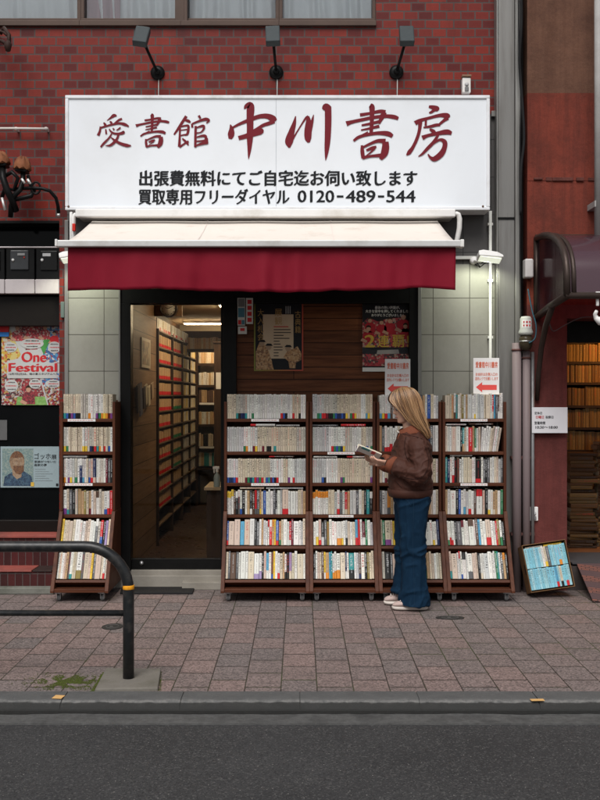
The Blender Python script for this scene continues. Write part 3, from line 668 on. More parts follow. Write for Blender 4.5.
for px in (-20,16,46): cn.box(WX(px,7.93)-.008,WX(px,7.93)+.008,-.075,0,WZ(129.9,7.93),WZ(127,7.93))
o=cn.build('wall_pipe',M('cream_pipe',(.58,.54,.50),.5,.1,12)); tag(o,'thin cream horizontal pipe on the brick wall left of the sign','pipe')
hk=MB(); d=7.8
for L,r in (([(0,34,0),(4,28,0),(9,35,2),(9,44,2),(6,48,1)],.016),([(-6,40,0),(2,41,2),(8,46,2)],.014),([(-4,30,0),(3,32,2),(10,38,2)],.009)): hk.tube([W(px,py,d-.03*k_) for px,py,k_ in L],r,8)
hk.lathe(W(8,47,7.72),[(0,-.04),(.02,-.03),(.03,.02),(.012,.05)],'z',12)
hk.tube([(WX(-4,8),0,WZ(34,8)),W(-3,34,7.8)],.02,10)
o=hk.build('wall_bracket',M('brown_iron',(.035,.018,.014),.6,.3,20)); tag(o,'rusty dark iron bracket on the brick wall at the top left edge','bracket')

# black letter boxes over the left shop
xs=[WX(-26,D),WX(4.2,D),WX(34.3,D),WX(61,D)]
labs=['black box over the dark shop window, leftmost, cut by the photo edge','black box with glassy grey front panel, middle of the row over the dark shop window','black box with small white label, beside the brick pier']
for i in range(3):
    a,b_=xs[i]+.006,xs[i+1]-.006; z0,z1=WZ(279,D)+.002,WZ(248,D)
    t=thing('meter_box',labs[i],'box',((a+b_)/2,.05,z0),'black boxes in a row over the shop window')
    m=MB(); m.box(a,b_,.03,.14,z0,z1); m.build('case',BLACK,t,.006)
    m=MB(); xi=(b_-a)
    if i==1:
        m.box(a+xi*.16,a+xi*.8,.018,.03,z0+(z1-z0)*.3,z0+(z1-z0)*.94); m.build('front_panel',M('smoked_panel',(.035,.037,.04),.2,.3,20,spec=.6),t,.01)
        m=MB(); m.box(a+xi*.42,a+xi*.68,.012,.019,z0+(z1-z0)*.76,z0+(z1-z0)*.84); m.build('window',M('panel_grey',(.22,.22,.22),.4),t,.002)
        m=MB(); m.box(a+xi*.63,a+xi*.68,.0115,.019,z0+(z1-z0)*.68,z0+(z1-z0)*.73); m.build('indicator',M('dim_red',(.30,.03,.02),.4),t)
    else:
        m.box(a+xi*.18,a+xi*.86,.02,.03,z0+(z1-z0)*.28,z0+(z1-z0)*.92); m.build('front_panel',M('black_panel',(.006,.006,.006),.15,spec=.5),t,.006)
        m=MB(); m.box(a+xi*.28,a+xi*.6,.014,.021,z0+(z1-z0)*.74,z0+(z1-z0)*.84); m.build('label',M('label_grey',(.4,.4,.4),.5),t)
    m=MB(); m.lathe((a+xi*.26,.03,z0+(z1-z0)*.62),[(0,-.02),(.012,-.018),(.012,0)],'y',12); m.build('knob',PALEMET,t)
m=MB(); m.box(WX(61.5,D),WX(65,D),-.035,.0,WZ(318,D),WZ(302,D)); o=m.build('junction_box',M('greenish_grey',(.10,.13,.12),.5),bevel=.004); tag(o,'small grey green junction box on the slim brick pier','box')

# ================================================================== POSTERS AND NOTICES
def noisef(name,cols,scale,rough=.6,dim=1.0):
    """printed picture of many small coloured patches"""
    if name in MATS: return MATS[name]
    m,nt,b=new_mat(name); v=N(nt,'ShaderNodeTexVoronoi'); v.inputs['Scale'].default_value=scale; nt.links.new(coords(nt),v.inputs['Vector'])
    sp=N(nt,'ShaderNodeSeparateColor'); nt.links.new(v.outputs['Color'],sp.inputs[0]); r=N(nt,'ShaderNodeValToRGB'); r.color_ramp.interpolation='CONSTANT'
    e=r.color_ramp.elements
    while len(e)<len(cols): e.new(.5)
    for i,c in enumerate(cols): e[i].position=i/len(cols); e[i].color=rgb(tuple(x*dim for x in c))
    nt.links.new(sp.outputs[0],r.inputs[0]); nt.links.new(r.outputs[0],b.inputs['Base Color']); b.inputs['Roughness'].default_value=rough
    MATS[name]=m; return m
INK=M('print_black',(.015,.015,.018),.5); INKR=M('print_red',(.46,.025,.03),.5,.05); INKG=M('print_gold',(.55,.36,.06),.5,.25,40); INKW=M('print_white',(.72,.70,.66),.6,.03)
PRW=M('poster_white',(.44,.44,.43),.5,.04); INKB=M('print_blue',(.03,.16,.45),.5); SKIN_P=M('print_skin',(.45,.25,.17),.6,.15,60); INKGR=M('print_green',(.06,.24,.06),.6,.3,30); INKDR=M('print_dark_red',(.24,.012,.02),.5,.3,50); INKHAIR=M('print_hair',(.03,.018,.012),.6)
def figure(mb,x,z,s,y,shirt,skin,hair):
    """small printed player: head, hair, shirt, arms"""
    mb.flat([(x-.55*s,z-.9*s),(x-.5*s,z-.1*s),(x-.2*s,z+.12*s),(x+.2*s,z+.12*s),(x+.5*s,z-.1*s),(x+.55*s,z-.9*s)],y,shirt)
    mb.flat([(x-.55*s,z-.5*s),(x-.72*s,z-.75*s),(x-.2*s,z-.95*s),(x-.1*s,z-.75*s)],y-.0003,skin)
    mb.disc(x,z+.34*s,.2*s,.26*s,y-.0006,skin,12); mb.flat([(x-.22*s,z+.36*s),(x-.2*s,z+.55*s),(x,z+.66*s),(x+.2*s,z+.56*s),(x+.22*s,z+.36*s),(x+.1*s,z+.46*s),(x-.1*s,z+.46*s)],y-.0009,hair)
# festival poster
y=.185; d=8+y; t=thing('festival_poster','colourful One Festival poster with red players in the dark shop window','poster',(WX(30,d),y,WZ(405,d)))
x0,x1,z0,z1=WX(1.5,d),WX(60.3,d),WZ(405,d),WZ(321.5,d); P=lambda u,v:(x0+(x1-x0)*u,z1-(z1-z0)*v)
m=MB(); m.box(x0,x1,y,y+.004,z0,z1); m.build('sheet',PRW,t)
mats=[noisef('crowd_print',[(.45,.03,.04),(.5,.38,.30),(.7,.68,.65),(.25,.02,.03),(.10,.05,.05),(.6,.35,.10)],75,dim=.6),noisef('yellow_print',[(.7,.45,.05),(.75,.6,.2),(.6,.15,.05),(.7,.65,.5)],55,dim=.65),noisef('blue_print',[(.04,.2,.5),(.1,.35,.6),(.65,.65,.65),(.05,.12,.3),(.4,.05,.06)],60,dim=.7),INKGR,PRW,INKR,INK,SKIN_P,INKHAIR,INKDR,noisef('field_print',[(.15,.3,.07),(.2,.36,.1)],60),noisef('red_crowd',[(.35,.03,.04),(.5,.05,.06),(.15,.02,.03),(.5,.4,.35)],90,dim=.6),noisef('jersey_print',[(.42,.03,.04),(.30,.02,.03),(.16,.015,.02),(.36,.03,.04),(.45,.30,.26)],95),noisef('jersey_dark_print',[(.22,.02,.03),(.13,.015,.02),(.28,.03,.04),(.08,.01,.015)],110)]
m=MB(); q=lambda pts,mi,yy=.0012: m.flat([P(*p) for p in pts],y-yy,mi)
q([(.18,.0),(.78,.0),(.62,.42),(.38,.42)],4); q([(.2,.01),(.76,.01),(.60,.36),(.42,.36)],11,.0016)
q([(0,.18),(.13,.06),(.36,.45),(.36,.62),(0,.62)],1); q([(.8,.0),(1,.0),(1,.5),(.68,.5)],2); q([(.66,.3),(.8,.12),(.84,.2),(.72,.4)],3,.0018)
q([(0,.62),(.38,.62),(.25,1),(0,1)],0); q([(.38,.66),(.64,.66),(.78,1),(.25,1)],11); q([(.27,.9),(.74,.9),(.78,1),(.25,1)],10,.0018); q([(.65,.62),(1,.62),(1,1),(.8,1)],2); q([(.72,.78),(1,.76),(1,1),(.8,1)],0,.0018)
for a in ((.0,.62,.05),):
    pass
for (u,v,s) in ((.27,.12,.085),(.52,.09,.105),(.74,.11,.08)):
    px,pz=P(u,v); figure(m,px,pz,s,y-.0022,12,7,8)
px,pz=P(.46,.86); figure(m,px,pz,.10,y-.0024,13,7,8); px,pz=P(.9,.18); figure(m,px,pz,.07,y-.0022,5,7,8)
px,pz=P(.13,.25); figure(m,px,pz,.06,y-.0022,4,7,8); px,pz=P(.12,.5); figure(m,px,pz,.06,y-.0022,1,7,8)
for (u,v,a,b_) in ((.52,.265,.20,.062),(.16,.31,.11,.058),(.9,.31,.11,.07),(.17,.77,.115,.075),(.575,.745,.105,.06),(.88,.745,.135,.05)):
    cx,cz=P(u,v); m.disc(cx,cz,a*(x1-x0),b_*(z1-z0),y-.004,4,24)
    for r_ in range(3):
        zz=cz+(.55-.55*r_)*b_*(z1-z0)
        fr=random.Random(int(cx*999)+r_*7); hw=a*(x1-x0)*(.62 if r_!=1 else .8)*fr.uniform(.7,1); xx=cx-hw
        while xx<cx+hw:
            L=fr.uniform(.0025,.007); dz=fr.uniform(.0035,.0062); m.rect(xx,min(xx+L,cx+hw+.004),zz-dz,zz+dz*fr.uniform(.5,1),y-.0046,5 if r_==1 or fr.random()<.08 else 6); xx+=L+fr.uniform(.0012,.003)
q([(.10,.475),(.30,.44),(.36,.345),(.62,.335),(.72,.43),(.84,.50),(.93,.48),(.95,.68),(.1,.68)],4,.005)
m.build('picture',mats,t)
m=MB()
def tt(s,u0,u1,v0,v1,mi,off=.03,yy=.0062): a=P(u0,v1); b_=P(u1,v0); put_text(m,s,a[0],b_[0],a[1],b_[1],y-yy,mi,0,bold=off*.8)
tt('One',.35,.76,.365,.485,0,.05); tt('Festival',.13,.94,.50,.60,0,.045); tt('12月7日(日)は、味の素スタジアムへ！',.13,.94,.615,.645,1,.03)
m.build('lettering',[INKR,INK],t)
# red tag with blue strip, far left
y=.17; d=8+y; t=thing('shop_sticker','red and blue card at the left edge beside the festival poster','sticker',(WX(-5,d),y,WZ(337,d)))
m=MB(); m.box(WX(-24,d),WX(8.8,d),y,y+.006,WZ(332,d),WZ(321,d)); m.build('red_card',INKR,t)
m=MB(); m.box(WX(-24,d),WX(8.8,d),y-.001,y+.005,WZ(336.5,d),WZ(332.2,d)); m.build('blue_strip',INKB,t)
# exhibition poster (a plain painted man in place of the portrait)
y=.185; d=8+y; t=thing('exhibition_poster','landscape exhibition poster with painted bearded man in blue, low in the dark window','poster',(WX(28,d),y,WZ(487.5,d)))
x0,x1,z0,z1=WX(0.5,d),WX(59,d),WZ(487.5,d),WZ(446.5,d)
m=MB(); m.box(x0,x1,y,y+.004,z0,z1); m.build('sheet',M('pale_blue_print',(.26,.33,.35),.6,.1,30),t)
m=MB(); P=lambda u,v:(x0+(x1-x0)*u,z1-(z1-z0)*v)
q=lambda pts,mi,yy=.0012: m.flat([P(*p) for p in pts],y-yy,mi)
q([(.03,.05),(.56,.05),(.56,.96),(.03,.96)],0)
q([(.05,.96),(.07,.74),(.2,.62),(.4,.6),(.53,.72),(.56,.96)],1,.0018); q([(.2,.58),(.36,.58),(.36,.74),(.28,.8),(.21,.7)],2,.0022)
cx,cz=P(.285,.38); m.disc(cx,cz,.125*(x1-x0),.25*(z1-z0),y-.0026,2,22)
m.flat([(cx+math.cos(a)*.13*(x1-x0),cz+math.sin(a)*.27*(z1-z0)) for a in [R(k) for k in range(15,186,12)]]+[(cx-.10*(x1-x0),cz+.09*(z1-z0)),(cx+.09*(x1-x0),cz+.12*(z1-z0))],y-.003,3)
q([(.22,.47),(.40,.47),(.40,.6),(.34,.68),(.27,.66),(.22,.56)],3,.003)
q([(.235,.32),(.29,.33),(.29,.365),(.24,.36)],5,.0034); q([(.325,.33),(.375,.32),(.375,.36),(.33,.365)],5,.0034); q([(.305,.35),(.325,.35),(.335,.455),(.30,.455)],5,.0034); q([(.165,.3),(.21,.26),(.225,.5),(.19,.52)],5,.0033)
m.build('picture',[noisef('teal_paint',[(.15,.21,.20),(.19,.25,.23),(.12,.19,.19),(.22,.27,.24)],110),noisef('blue_paint',[(.02,.045,.085),(.03,.07,.12),(.012,.03,.06),(.045,.09,.13)],100),noisef('face_paint',[(.25,.165,.10),(.30,.20,.12),(.21,.13,.08),(.27,.20,.14)],120),noisef('auburn_paint',[(.12,.05,.022),(.17,.075,.03),(.09,.04,.02),(.14,.065,.03)],120),INKHAIR,noisef('face_shade_paint',[(.21,.13,.08),(.24,.155,.09),(.18,.115,.07)],120)],t)
m=MB()
def tt(s,u0,u1,v0,v1,mi,off=.02,yy=.0014): a=P(u0,v1); b_=P(u1,v0); put_text(m,s,a[0],b_[0],a[1],b_[1],y-yy,mi,0,bold=off*.8)
tt('ゴッホ',.58,.86,.16,.31,0,.01); tt('展',.87,.96,.2,.31,0,.01); tt('家族がつないだ',.58,.95,.34,.40,0); tt('画家の夢',.58,.79,.42,.48,0)
m.rect(*[P(.95,0)[0],P(.99,0)[0]],P(0,.97)[1],P(0,.90)[1],y-.002,0); m.rect(P(.52,0)[0],P(.575,0)[0],P(0,.97)[1],P(0,.87)[1],y-.004,1)
for k in range(6): m.rect(P(.59,0)[0],P(.59+.3*(.6+.4*((k*7)%3)/2),0)[0],P(0,.56+.055*k)[1],P(0,.55+.055*k)[1],y-.0014,2)
m.build('lettering',[INK,INKG,M('print_grey',(.2,.23,.24),.6)],t)
m=MB(); y=.19; d=8+y; m.box(WX(-18,d),WX(7,d),y,y+.004,WZ(440,d),WZ(420,d)); o=m.build('paper_note',M('dim_paper',(.10,.10,.10),.6)); tag(o,'dim grey paper note in the dark window at the left edge','notice')

# posters on the panelled wall
y=.040; d=8+y
t=thing('book_fair_poster','black book fair poster with cream centre and coloured border on the wood wall','poster',(WX(278,d),y,WZ(371,d)))
x0,x1,z0,z1=WX(254,d),WX(303.3,d),WZ(371,d),WZ(302,d); P=lambda u,v:(x0+(x1-x0)*u,z1-(z1-z0)*v)
def bordermat():
    m,nt,b=new_mat('border_print'); s=N(nt,'ShaderNodeSeparateXYZ'); nt.links.new(coords(nt),s.inputs[0])
    f=math_(nt,'DIVIDE',math_(nt,'SUBTRACT',s.outputs[0],x0),x1-x0); nt.links.new(ramp(nt,f,.0,.9,(.20,.20,.02),(.40,.05,.02)),b.inputs['Base Color']); return m
m=MB(); m.box(x0,x1,y,y+.004,z0,z1); m.build('sheet',bordermat(),t)
q=lambda pts,mi,yy=.0012: m.flat([P(*p) for p in pts],y-yy,mi)
m=MB(); q([(.03,.02),(.97,.02),(.97,.98),(.03,.98)],0); q([(.18,.18),(.80,.18),(.80,.82),(.18,.82)],1,.0016)
ROBE=noisef('robe_print',[(.34,.18,.08),(.42,.24,.11),(.20,.10,.05),(.46,.30,.16)],85)
q([(.04,.98),(.04,.72),(.1,.6),(.22,.62),(.3,.72),(.36,.85),(.4,.98)],2,.002); q([(.6,.8),(.68,.7),(.8,.68),(.88,.64),(.96,.74),(.96,.84),(.85,.88),(.84,.96),(.72,.96),(.7,.86)],2,.002)
for u,v in ((.16,.60),(.3,.655),(.69,.675)): cx,cz=P(u,v); m.disc(cx,cz,.022,.022,y-.0026,3,12); m.flat([(cx-.03,cz+.012),(cx-.012,cz+.03),(cx+.02,cz+.028),(cx+.032,cz+.01)],y-.003,0)
m.build('picture',[INK,M('cream_print',(.52,.40,.28),.6,.08,20),ROBE,M('dim_skin',(.35,.24,.16),.6)],t)
m=MB()
def tt(s,u0,u1,v0,v1,mi,off=.0,yy=.003,vert=False): a=P(u0,v1); b_=P(u1,v0); put_text(m,s,a[0],b_[0],a[1],b_[1],y-yy,mi,0,bold=off*.8,vertical=vert)
tt('大入札会',.07,.20,.10,.56,0,.0,vert=True); tt('展観',.42,.57,.10,.33,0,vert=True); tt('古典籍',.83,.95,.13,.45,0,vert=True)
for k in range(4): m.rect(P(.64+.03*k,0)[0],P(.652+.03*k,0)[0],P(0,.17)[1],P(0,.06)[1],y-.003,2)
for k in range(11): m.rect(P(.40,0)[0],P(.40+[.3,.34,.35,.2,.32,.12,.14,.18,.18,.1,.1][k],0)[0],P(0,.365+.042*k)[1],P(0,.352+.042*k)[1],y-.003,3 if k else 1)
m.build('lettering',[M('dull_gold',(.36,.22,.08),.5),INKR,M('dim_white',(.4,.4,.4),.6),M('ink_brown',(.06,.05,.045),.6)],t)

t=thing('victory_poster','black and red team victory poster with big gold lettering on the wood wall','poster',(WX(387,d),y,WZ(372,d)))
x0,x1,z0,z1=WX(362.5,d),WX(412.3,d),WZ(371.5,d),WZ(304,d)
m=MB(); m.box(x0,x1,y,y+.004,z0,z1); m.build('sheet',PAPER,t)
m=MB(); q([(.0,.0),(1,0),(1,.94),(0,.94)],0)
REDCROWD=noisef('team_print',[(.30,.02,.03),(.42,.03,.04),(.12,.015,.02),(.4,.26,.2),(.05,.03,.03),(.36,.05,.06)],70)
q([(.0,.28),(.12,.2),(.3,.26),(.5,.22),(.75,.2),(1,.3),(1,.64),(0,.64)],1,.0016); q([(.0,.74),(.5,.72),(1,.7),(1,.92),(0,.92)],1,.0016); q([(.0,.64),(.2,.68),(.5,.66),(.8,.64),(1,.68),(1,.74),(0,.74)],2,.0018)
for (u,v,s) in ((.15,.29,.08),(.38,.32,.08),(.55,.30,.09),(.82,.25,.10),(.12,.42,.09),(.86,.38,.085)): cx,cz=P(u,v); figure(m,cx,cz,s,y-.0024,3,4,5)
q([(.3,.685),(.72,.675),(.74,.735),(.28,.745)],6,.0026)
m.build('picture',[INK,REDCROWD,M('stadium_print',(.03,.03,.035),.5,.4,30),M('team_red',(.36,.02,.03),.5,.2,50),SKIN_P,INKHAIR,M('banner_grey',(.33,.31,.29),.6)],t)
m=MB()
def tt(s,u0,u1,v0,v1,mi,off=.0,yy=.0036): a=P(u0,v1); b_=P(u1,v0); put_text(m,s,a[0],b_[0],a[1],b_[1],y-yy,mi,0,bold=off*.8)
tt('最後の熱い声援が、',.25,.75,.03,.075,1,.03); tt('大きな背中を押してくれました。',.06,.95,.085,.13,1,.03); tt('ありがとうございました！',.18,.82,.145,.185,1,.03)
tt('2',.05,.24,.46,.64,0,.03); tt('連',.30,.53,.46,.64,0,.02); tt('覇',.60,.84,.46,.64,0,.02); tt('！',.90,.97,.47,.63,0,.03)
m.build('lettering',[INKG,INKW],t)

# shop stickers right of the door
def sticker(px0,px1,py0,py1,label,kind):
    d=7.98; y=d-8; x0,x1,z0,z1=WX(px0,d),WX(px1,d),WZ(py1,d),WZ(py0,d)
    t=thing('door_sticker',label,'sticker',((x0+x1)/2,y,z0),'small stickers right of the door')
    m=MB(); m.box(x0,x1,y,y+.003,z0,z1); m.build('card',M('sticker_white',(.5,.49,.47),.5,.05),t)
    m=MB(); h=z1-z0; wd=x1-x0
    if kind==0:
        m.rect(x0+.004,x1-.004,z0+h*.68,z1-.004,y-.001,2); m.rect(x0+.004,x1-.004,z0+h*.3,z0+h*.64,y-.001,1); m.rect(x0+.004,x0+wd*.5,z0+.008,z0+h*.2,y-.001,0); m.rect(x0+wd*.55,x1-.004,z0+.008,z0+h*.2,y-.001,1)
    elif kind==1:
        for k in range(4): m.rect(x0+wd*.2,x1-wd*.2,z0+h*(.08+.23*k),z0+h*(.24+.23*k),y-.001,0)
    else:
        m.rect(x0+wd*.25,x1-wd*.25,z0+h*.4,z0+h*.78,y-.001,0)
    m.build('print',[INKR,M('print_teal',(.06,.16,.22),.5),M('print_grey2',(.14,.14,.14),.5)],t)
sticker(237.5,245,298,325.5,'narrow sticker with teal and grey blocks, left of the two tall ones',0)
sticker(246,253,298,324,'tall white sticker with a column of red marks by the book fair poster',1)
sticker(238,246.8,326.5,334,'small white sticker with one red mark under the teal sticker',2)

# arrow signs standing on the bookcases
def arrow_sign(px0,px1,py0,py1,d,label,rz=0):
    y=d-8; x0,x1,z0,z1=WX(px0,d),WX(px1,d),WZ(py1,d),WZ(py0,d)
    t=thing('arrow_sign',label,'sign',((x0+x1)/2,y,z0),'white card signs with a red arrow')
    m=MB(); m.box(x0,x1,y,y+.006,z0,z1); m.build('card',M('card_white',(.76,.74,.73),.55,.03),t,.001)
    P=lambda u,v:(x0+(x1-x0)*u,z1-(z1-z0)*v)
    m=MB(); m.flat([P(.10,.80),P(.34,.66),P(.34,.735),P(.90,.735),P(.90,.875),P(.34,.875),P(.34,.94)],y-.0012); m.build('arrow',M('arrow_red',(.72,.09,.08),.5,.06),t)
    m=MB()
    def tt(s,u0,u1,v0,v1,mi,off=.03): a=P(u0,v1); b_=P(u1,v0); put_text(m,s,a[0],b_[0],a[1],b_[1],y-.0012,mi,0,bold=off*.8)
    tt('愛書館中川書房',.09,.93,.10,.27,0,.035); tt('お会計は左側入口の',.09,.93,.40,.49,0,.02); tt('店内レジでお願いします',.07,.95,.52,.61,0,.02)
    m.build('lettering',[M('orange_red_ink',(.66,.13,.06),.5)],t)
arrow_sign(385,410.3,359,396,7.78,'white card sign with red arrow behind the woman\'s head')
arrow_sign(473.3,499.3,358,394.5,7.78,'white card sign with red arrow on the rightmost bookcase')
# opening-hours notice
d=7.83; y=d-8; x0,x1,z0,z1=WX(532,d),WX(567.5,d),WZ(433,d),WZ(407.3,d); P=lambda u,v:(x0+(x1-x0)*u,z1-(z1-z0)*v)
t=thing('hours_notice','white opening hours notice on the red wall beside the entrance','notice',((x0+x1)/2,y,z0))
m=MB(); m.box(x0,x1,y,y+.004,z0,z1); m.build('sheet',M('notice_white',(.66,.66,.68),.5,.05),t)
m=MB()
def tt(s,u0,u1,v0,v1,mi,off=.03): a=P(u0,v1); b_=P(u1,v0); put_text(m,s,a[0],b_[0],a[1],b_[1],y-.0012,mi,0,bold=off*.8)
tt('定休日',.07,.28,.17,.28,0); tt('日曜日',.11,.33,.33,.44,1); tt('祝祭日',.38,.60,.33,.44,0); tt('営業時間',.07,.37,.55,.67,0); tt('10:30～18:00',.10,.72,.73,.83,0,.04)
m.build('lettering',[INK,INKR],t)
# ================================================================== RED BUILDING
rb=thing('red_building','weathered red and tan rendered building with a dark bookshop entrance','building',(2.6,0,0))
def stucco(name,col,dark,streak):
    m,nt,b=new_mat(name); co=coords(nt); mp=N(nt,'ShaderNodeMapping'); mp.inputs['Scale'].default_value=(14,14,.8); nt.links.new(co,mp.inputs[0])
    st=ramp(nt,noise_(nt,mp.outputs[0],1.6,5,.65),.42,.72); pt=ramp(nt,noise_(nt,co,2.9,8,.75),.42,.68)
    c=mixc(nt,math_(nt,'MULTIPLY',st,.9),col,streak); c=mixc(nt,math_(nt,'MULTIPLY',pt,.75),c,dark)
    hp=N(nt,'ShaderNodeMapping'); hp.inputs['Scale'].default_value=(4,4,7); nt.links.new(co,hp.inputs[0])
    c=mixc(nt,.22,c,mixc(nt,noise_(nt,hp.outputs[0],1.1,4,.7),(.35,.35,.35),(1.2,1.2,1.2)),'MULTIPLY'); c=mixc(nt,.5,c,mixc(nt,noise_(nt,co,38,5,.8),(.45,.45,.45),(1.35,1.35,1.35)),'MULTIPLY')
    nt.links.new(c,b.inputs['Base Color']); b.inputs['Roughness'].default_value=.8; b.inputs['Specular IOR Level'].default_value=.1
    bump(nt,math_(nt,'ADD',noise_(nt,co,55,5,.75),math_(nt,'MULTIPLY',noise_(nt,hp.outputs[0],3,3),.3)),b,.55,.008); return m
REDW=stucco('red_render',(.205,.046,.030),(.085,.028,.021),(.12,.032,.024)); TANW=stucco('tan_render',(.155,.078,.052),(.08,.040,.029),(.115,.054,.035)); MARW=stucco('maroon_render',(.15,.043,.038),(.085,.026,.023),(.105,.033,.03))
RX=WX(524.5,D); yr=-.10; OX=WX(568,7.85); OZ=WZ(318,7.85)
zt=WZ(93,7.9); zm=WZ(305,7.9)
m=MB(); m.box(RX,6.5,yr+.004,.2,zt,8.5); m.build('upper_wall',TANW,rb)
m=MB(); m.box(RX,6.5,yr,.2,WZ(181,7.9)+.004,zt); m.box(RX,6.5,yr+.003,.2,zm,WZ(181,7.9)+.004); m.build('wall',REDW,rb)
m=MB(); m.box(RX,OX,yr-.02,.2,0,zm); m.box(OX,4.6,yr-.02,.2,OZ,zm); m.box(4.6,6.5,yr-.02,.2,0,zm); m.build('lower_wall',MARW,rb)
m=MB(); rr=random.Random(3); xx=RX+.05
while xx<6:      # broken ledge with chipped render
    L=rr.uniform(.04,.16); m.box(xx,xx+L,yr-.006-rr.random()*.012,yr+.01,WZ(180+rr.uniform(-1,1.5),7.9),WZ(177.5+rr.uniform(-.6,.8),7.9)); xx+=L+rr.uniform(-.01,.05)
m.build('ledge',M('chipped_render',(.10,.035,.028),.85,.5,20,bmp=.6),rb,.003)
m=MB(); m.box(RX-.055,RX,.05,.2,0,8.5); m.build('gap_filler',M('gap_shade',(.012,.011,.011),.9),rb)  # block closing the gap, whose shade is put into its near-black colour
m=MB(); m.box(OX,4.6,.2,.25,2.6,2.7); m.box(OX-.08,OX,.2,3.2,0,2.8); m.box(4.6,4.7,.2,3.2,0,2.8); m.box(OX,4.6,3.1,3.2,0,2.8); m.box(OX,4.6,.2,3.1,2.45,2.55); m.build('interior_wall',M('brown_interior',(.08,.045,.025),.8),rb)
m=MB(); m.box(OX,4.6,.2,3.1,.0,.205); m.build('interior_floor',M('warm_boards',(.16,.07,.03),.5,.3,6),rb)
m=MB(); m.box(OX,4.6,-.115,.2,.0,.19); m.build('threshold',M('dark_threshold',(.055,.045,.042),.8,.3,12),rb)
m=MB(); m.box(OX,4.6,.22,.28,1.97,2.5); m.build('shade_board',BLACK,rb)  # black board added for the darkness at the top of the doorway
# hanging warm lamp inside
t=thing('ceiling_lamp','warm hanging lamp inside the right bookshop entrance','lamp',(3.05,.75,2.3))
m=MB(); m.sphere((3.05,.75,2.16),.05); m.build('globe',lamp_mat('warm_globe',(1,.55,.16),10),t)
m=MB(); m.tube([(3.05,.75,2.45),(3.05,.75,2.2)],.008,8); m.lathe((3.05,.75,2.2),[(.02,.03),(.09,-.02),(.095,-.025)],'z',18); m.build('shade',BLACK,t)
ld=bpy.data.lights.new('bulb','POINT'); ld.energy=13; ld.color=(1,.50,.14); ld.shadow_soft_size=.05; lo=bpy.data.objects.new('bulb',ld); COL.objects.link(lo); attach(lo,t); lo.location=Vector((3.05,.75,2.02))-t.location

# vaulted entrance canopy
CX0=WX(534.5,7.9); CX1=5.2
cp=thing('entrance_canopy','maroon translucent barrel canopy with dark metal ribs over the right entrance','canopy',(3.0,yr,2.3))
prof=[]  # (y,z) from wall top over the front down
ztop=WZ(239,7.9); zfr=2.235
for k in range(13):
    a=R(90*k/12); prof.append((-.16-.86*math.sin(a)**1.15 if k else -.13, zfr+.02+(ztop-zfr-.02)*math.cos(a)**.62 if k<12 else zfr))
prof=[(yr-.02,ztop)]+prof
ACR,nt,b=new_mat('maroon_acrylic'); b.inputs['Base Color'].default_value=(.085,.045,.058,1); b.inputs['Roughness'].default_value=.16; b.inputs['Specular IOR Level'].default_value=.6; b.inputs['Coat Weight'].default_value=.3
tr=N(nt,'ShaderNodeBsdfTransparent'); tr.inputs[0].default_value=(.42,.12,.15,1); mx=N(nt,'ShaderNodeMixShader'); mx.inputs[0].default_value=.72
out=[n for n in nt.nodes if n.type=='OUTPUT_MATERIAL'][0]; nt.links.new(tr.outputs[0],mx.inputs[1]); nt.links.new(b.outputs[0],mx.inputs[2]); nt.links.new(mx.outputs[0],out.inputs[0])
m=MB(); m.loft([[(x,p[0],p[1]) for p in prof] for x in (CX0+.02,CX1)],closed=False,caps=False); m.build('vault',ACR,cp)
ACR2=ACR.copy(); ACR2.name='side_acrylic'; [n for n in ACR2.node_tree.nodes if n.type=='MIX_SHADER'][0].inputs[0].default_value=.30
side=prof+[(-.55,2.20),(yr-.02,2.16)]
m=MB(); m.add([(CX0+.012,p[0],p[1]) for p in side],[tuple(range(len(side)))]); m.build('side_panel',ACR2,cp)
BRZ=M('bronze_metal',(.055,.040,.034),.4,.2,14,metal=.4)
m=MB()
def rib(x,r=.022): m.tube([(x,p[0],p[1]) for p in prof],r,8)
rib(CX0+.012,.026); rib(CX0+.06,.018); rib(CX0+1.25,.02); rib(CX1,.02)
m.tube([(CX0+.012,yr-.02,ztop),(CX0+.012,yr-.02,2.15)],.024,8); m.tube([(CX0+.012,prof[-1][0],prof[-1][1]),(CX0+.012,-.55,2.20),(CX0+.012,yr-.02,2.15)],.028,8)
m.tube([(CX0,prof[-1][0],zfr),(CX1,prof[-1][0],zfr)],.024,8); m.box(CX0,CX1,yr-.04,yr-.02,ztop-.01,ztop+.03)
m.build('rib',BRZ,cp)
m=MB(); m.tube([(CX0+.012,-.62,2.2),(CX0+.012,-.42,2.07),(CX0+.012,-.27,1.90),(CX0+.012,-.18,1.70),(CX0+.012,-.14,1.50)],[.024,.024,.022,.020,.016],8); m.build('bracket',BRZ,cp)
# grey downpipe at the right edge, small box on wall, lamp box
cn=MB(); cn.tube([W(598.5,-40,7.72),W(598.5,236,7.72)],.032,14); cn.box(WX(594,7.72),WX(603,7.72),-.30,-.1,WZ(207,7.72),WZ(201,7.72)); o=cn.build('downpipe',M('grey_pvc',(.33,.32,.31),.5,.1,8,dirt=(.2,.18,.17))); tag(o,'grey downpipe on the tan and red wall at the right edge','pipe')
m=MB(); m.box(WX(525.2,7.8),WX(533.8,7.8),-.20,-.1,WZ(277.5,7.8),WZ(258.5,7.8)); o=m.build('wall_box',M('offwhite_box',(.55,.53,.52),.5,.06,8,dirt=(.35,.3,.28)),bevel=.012); tag(o,'plain off-white box on the red wall left of the canopy','box')
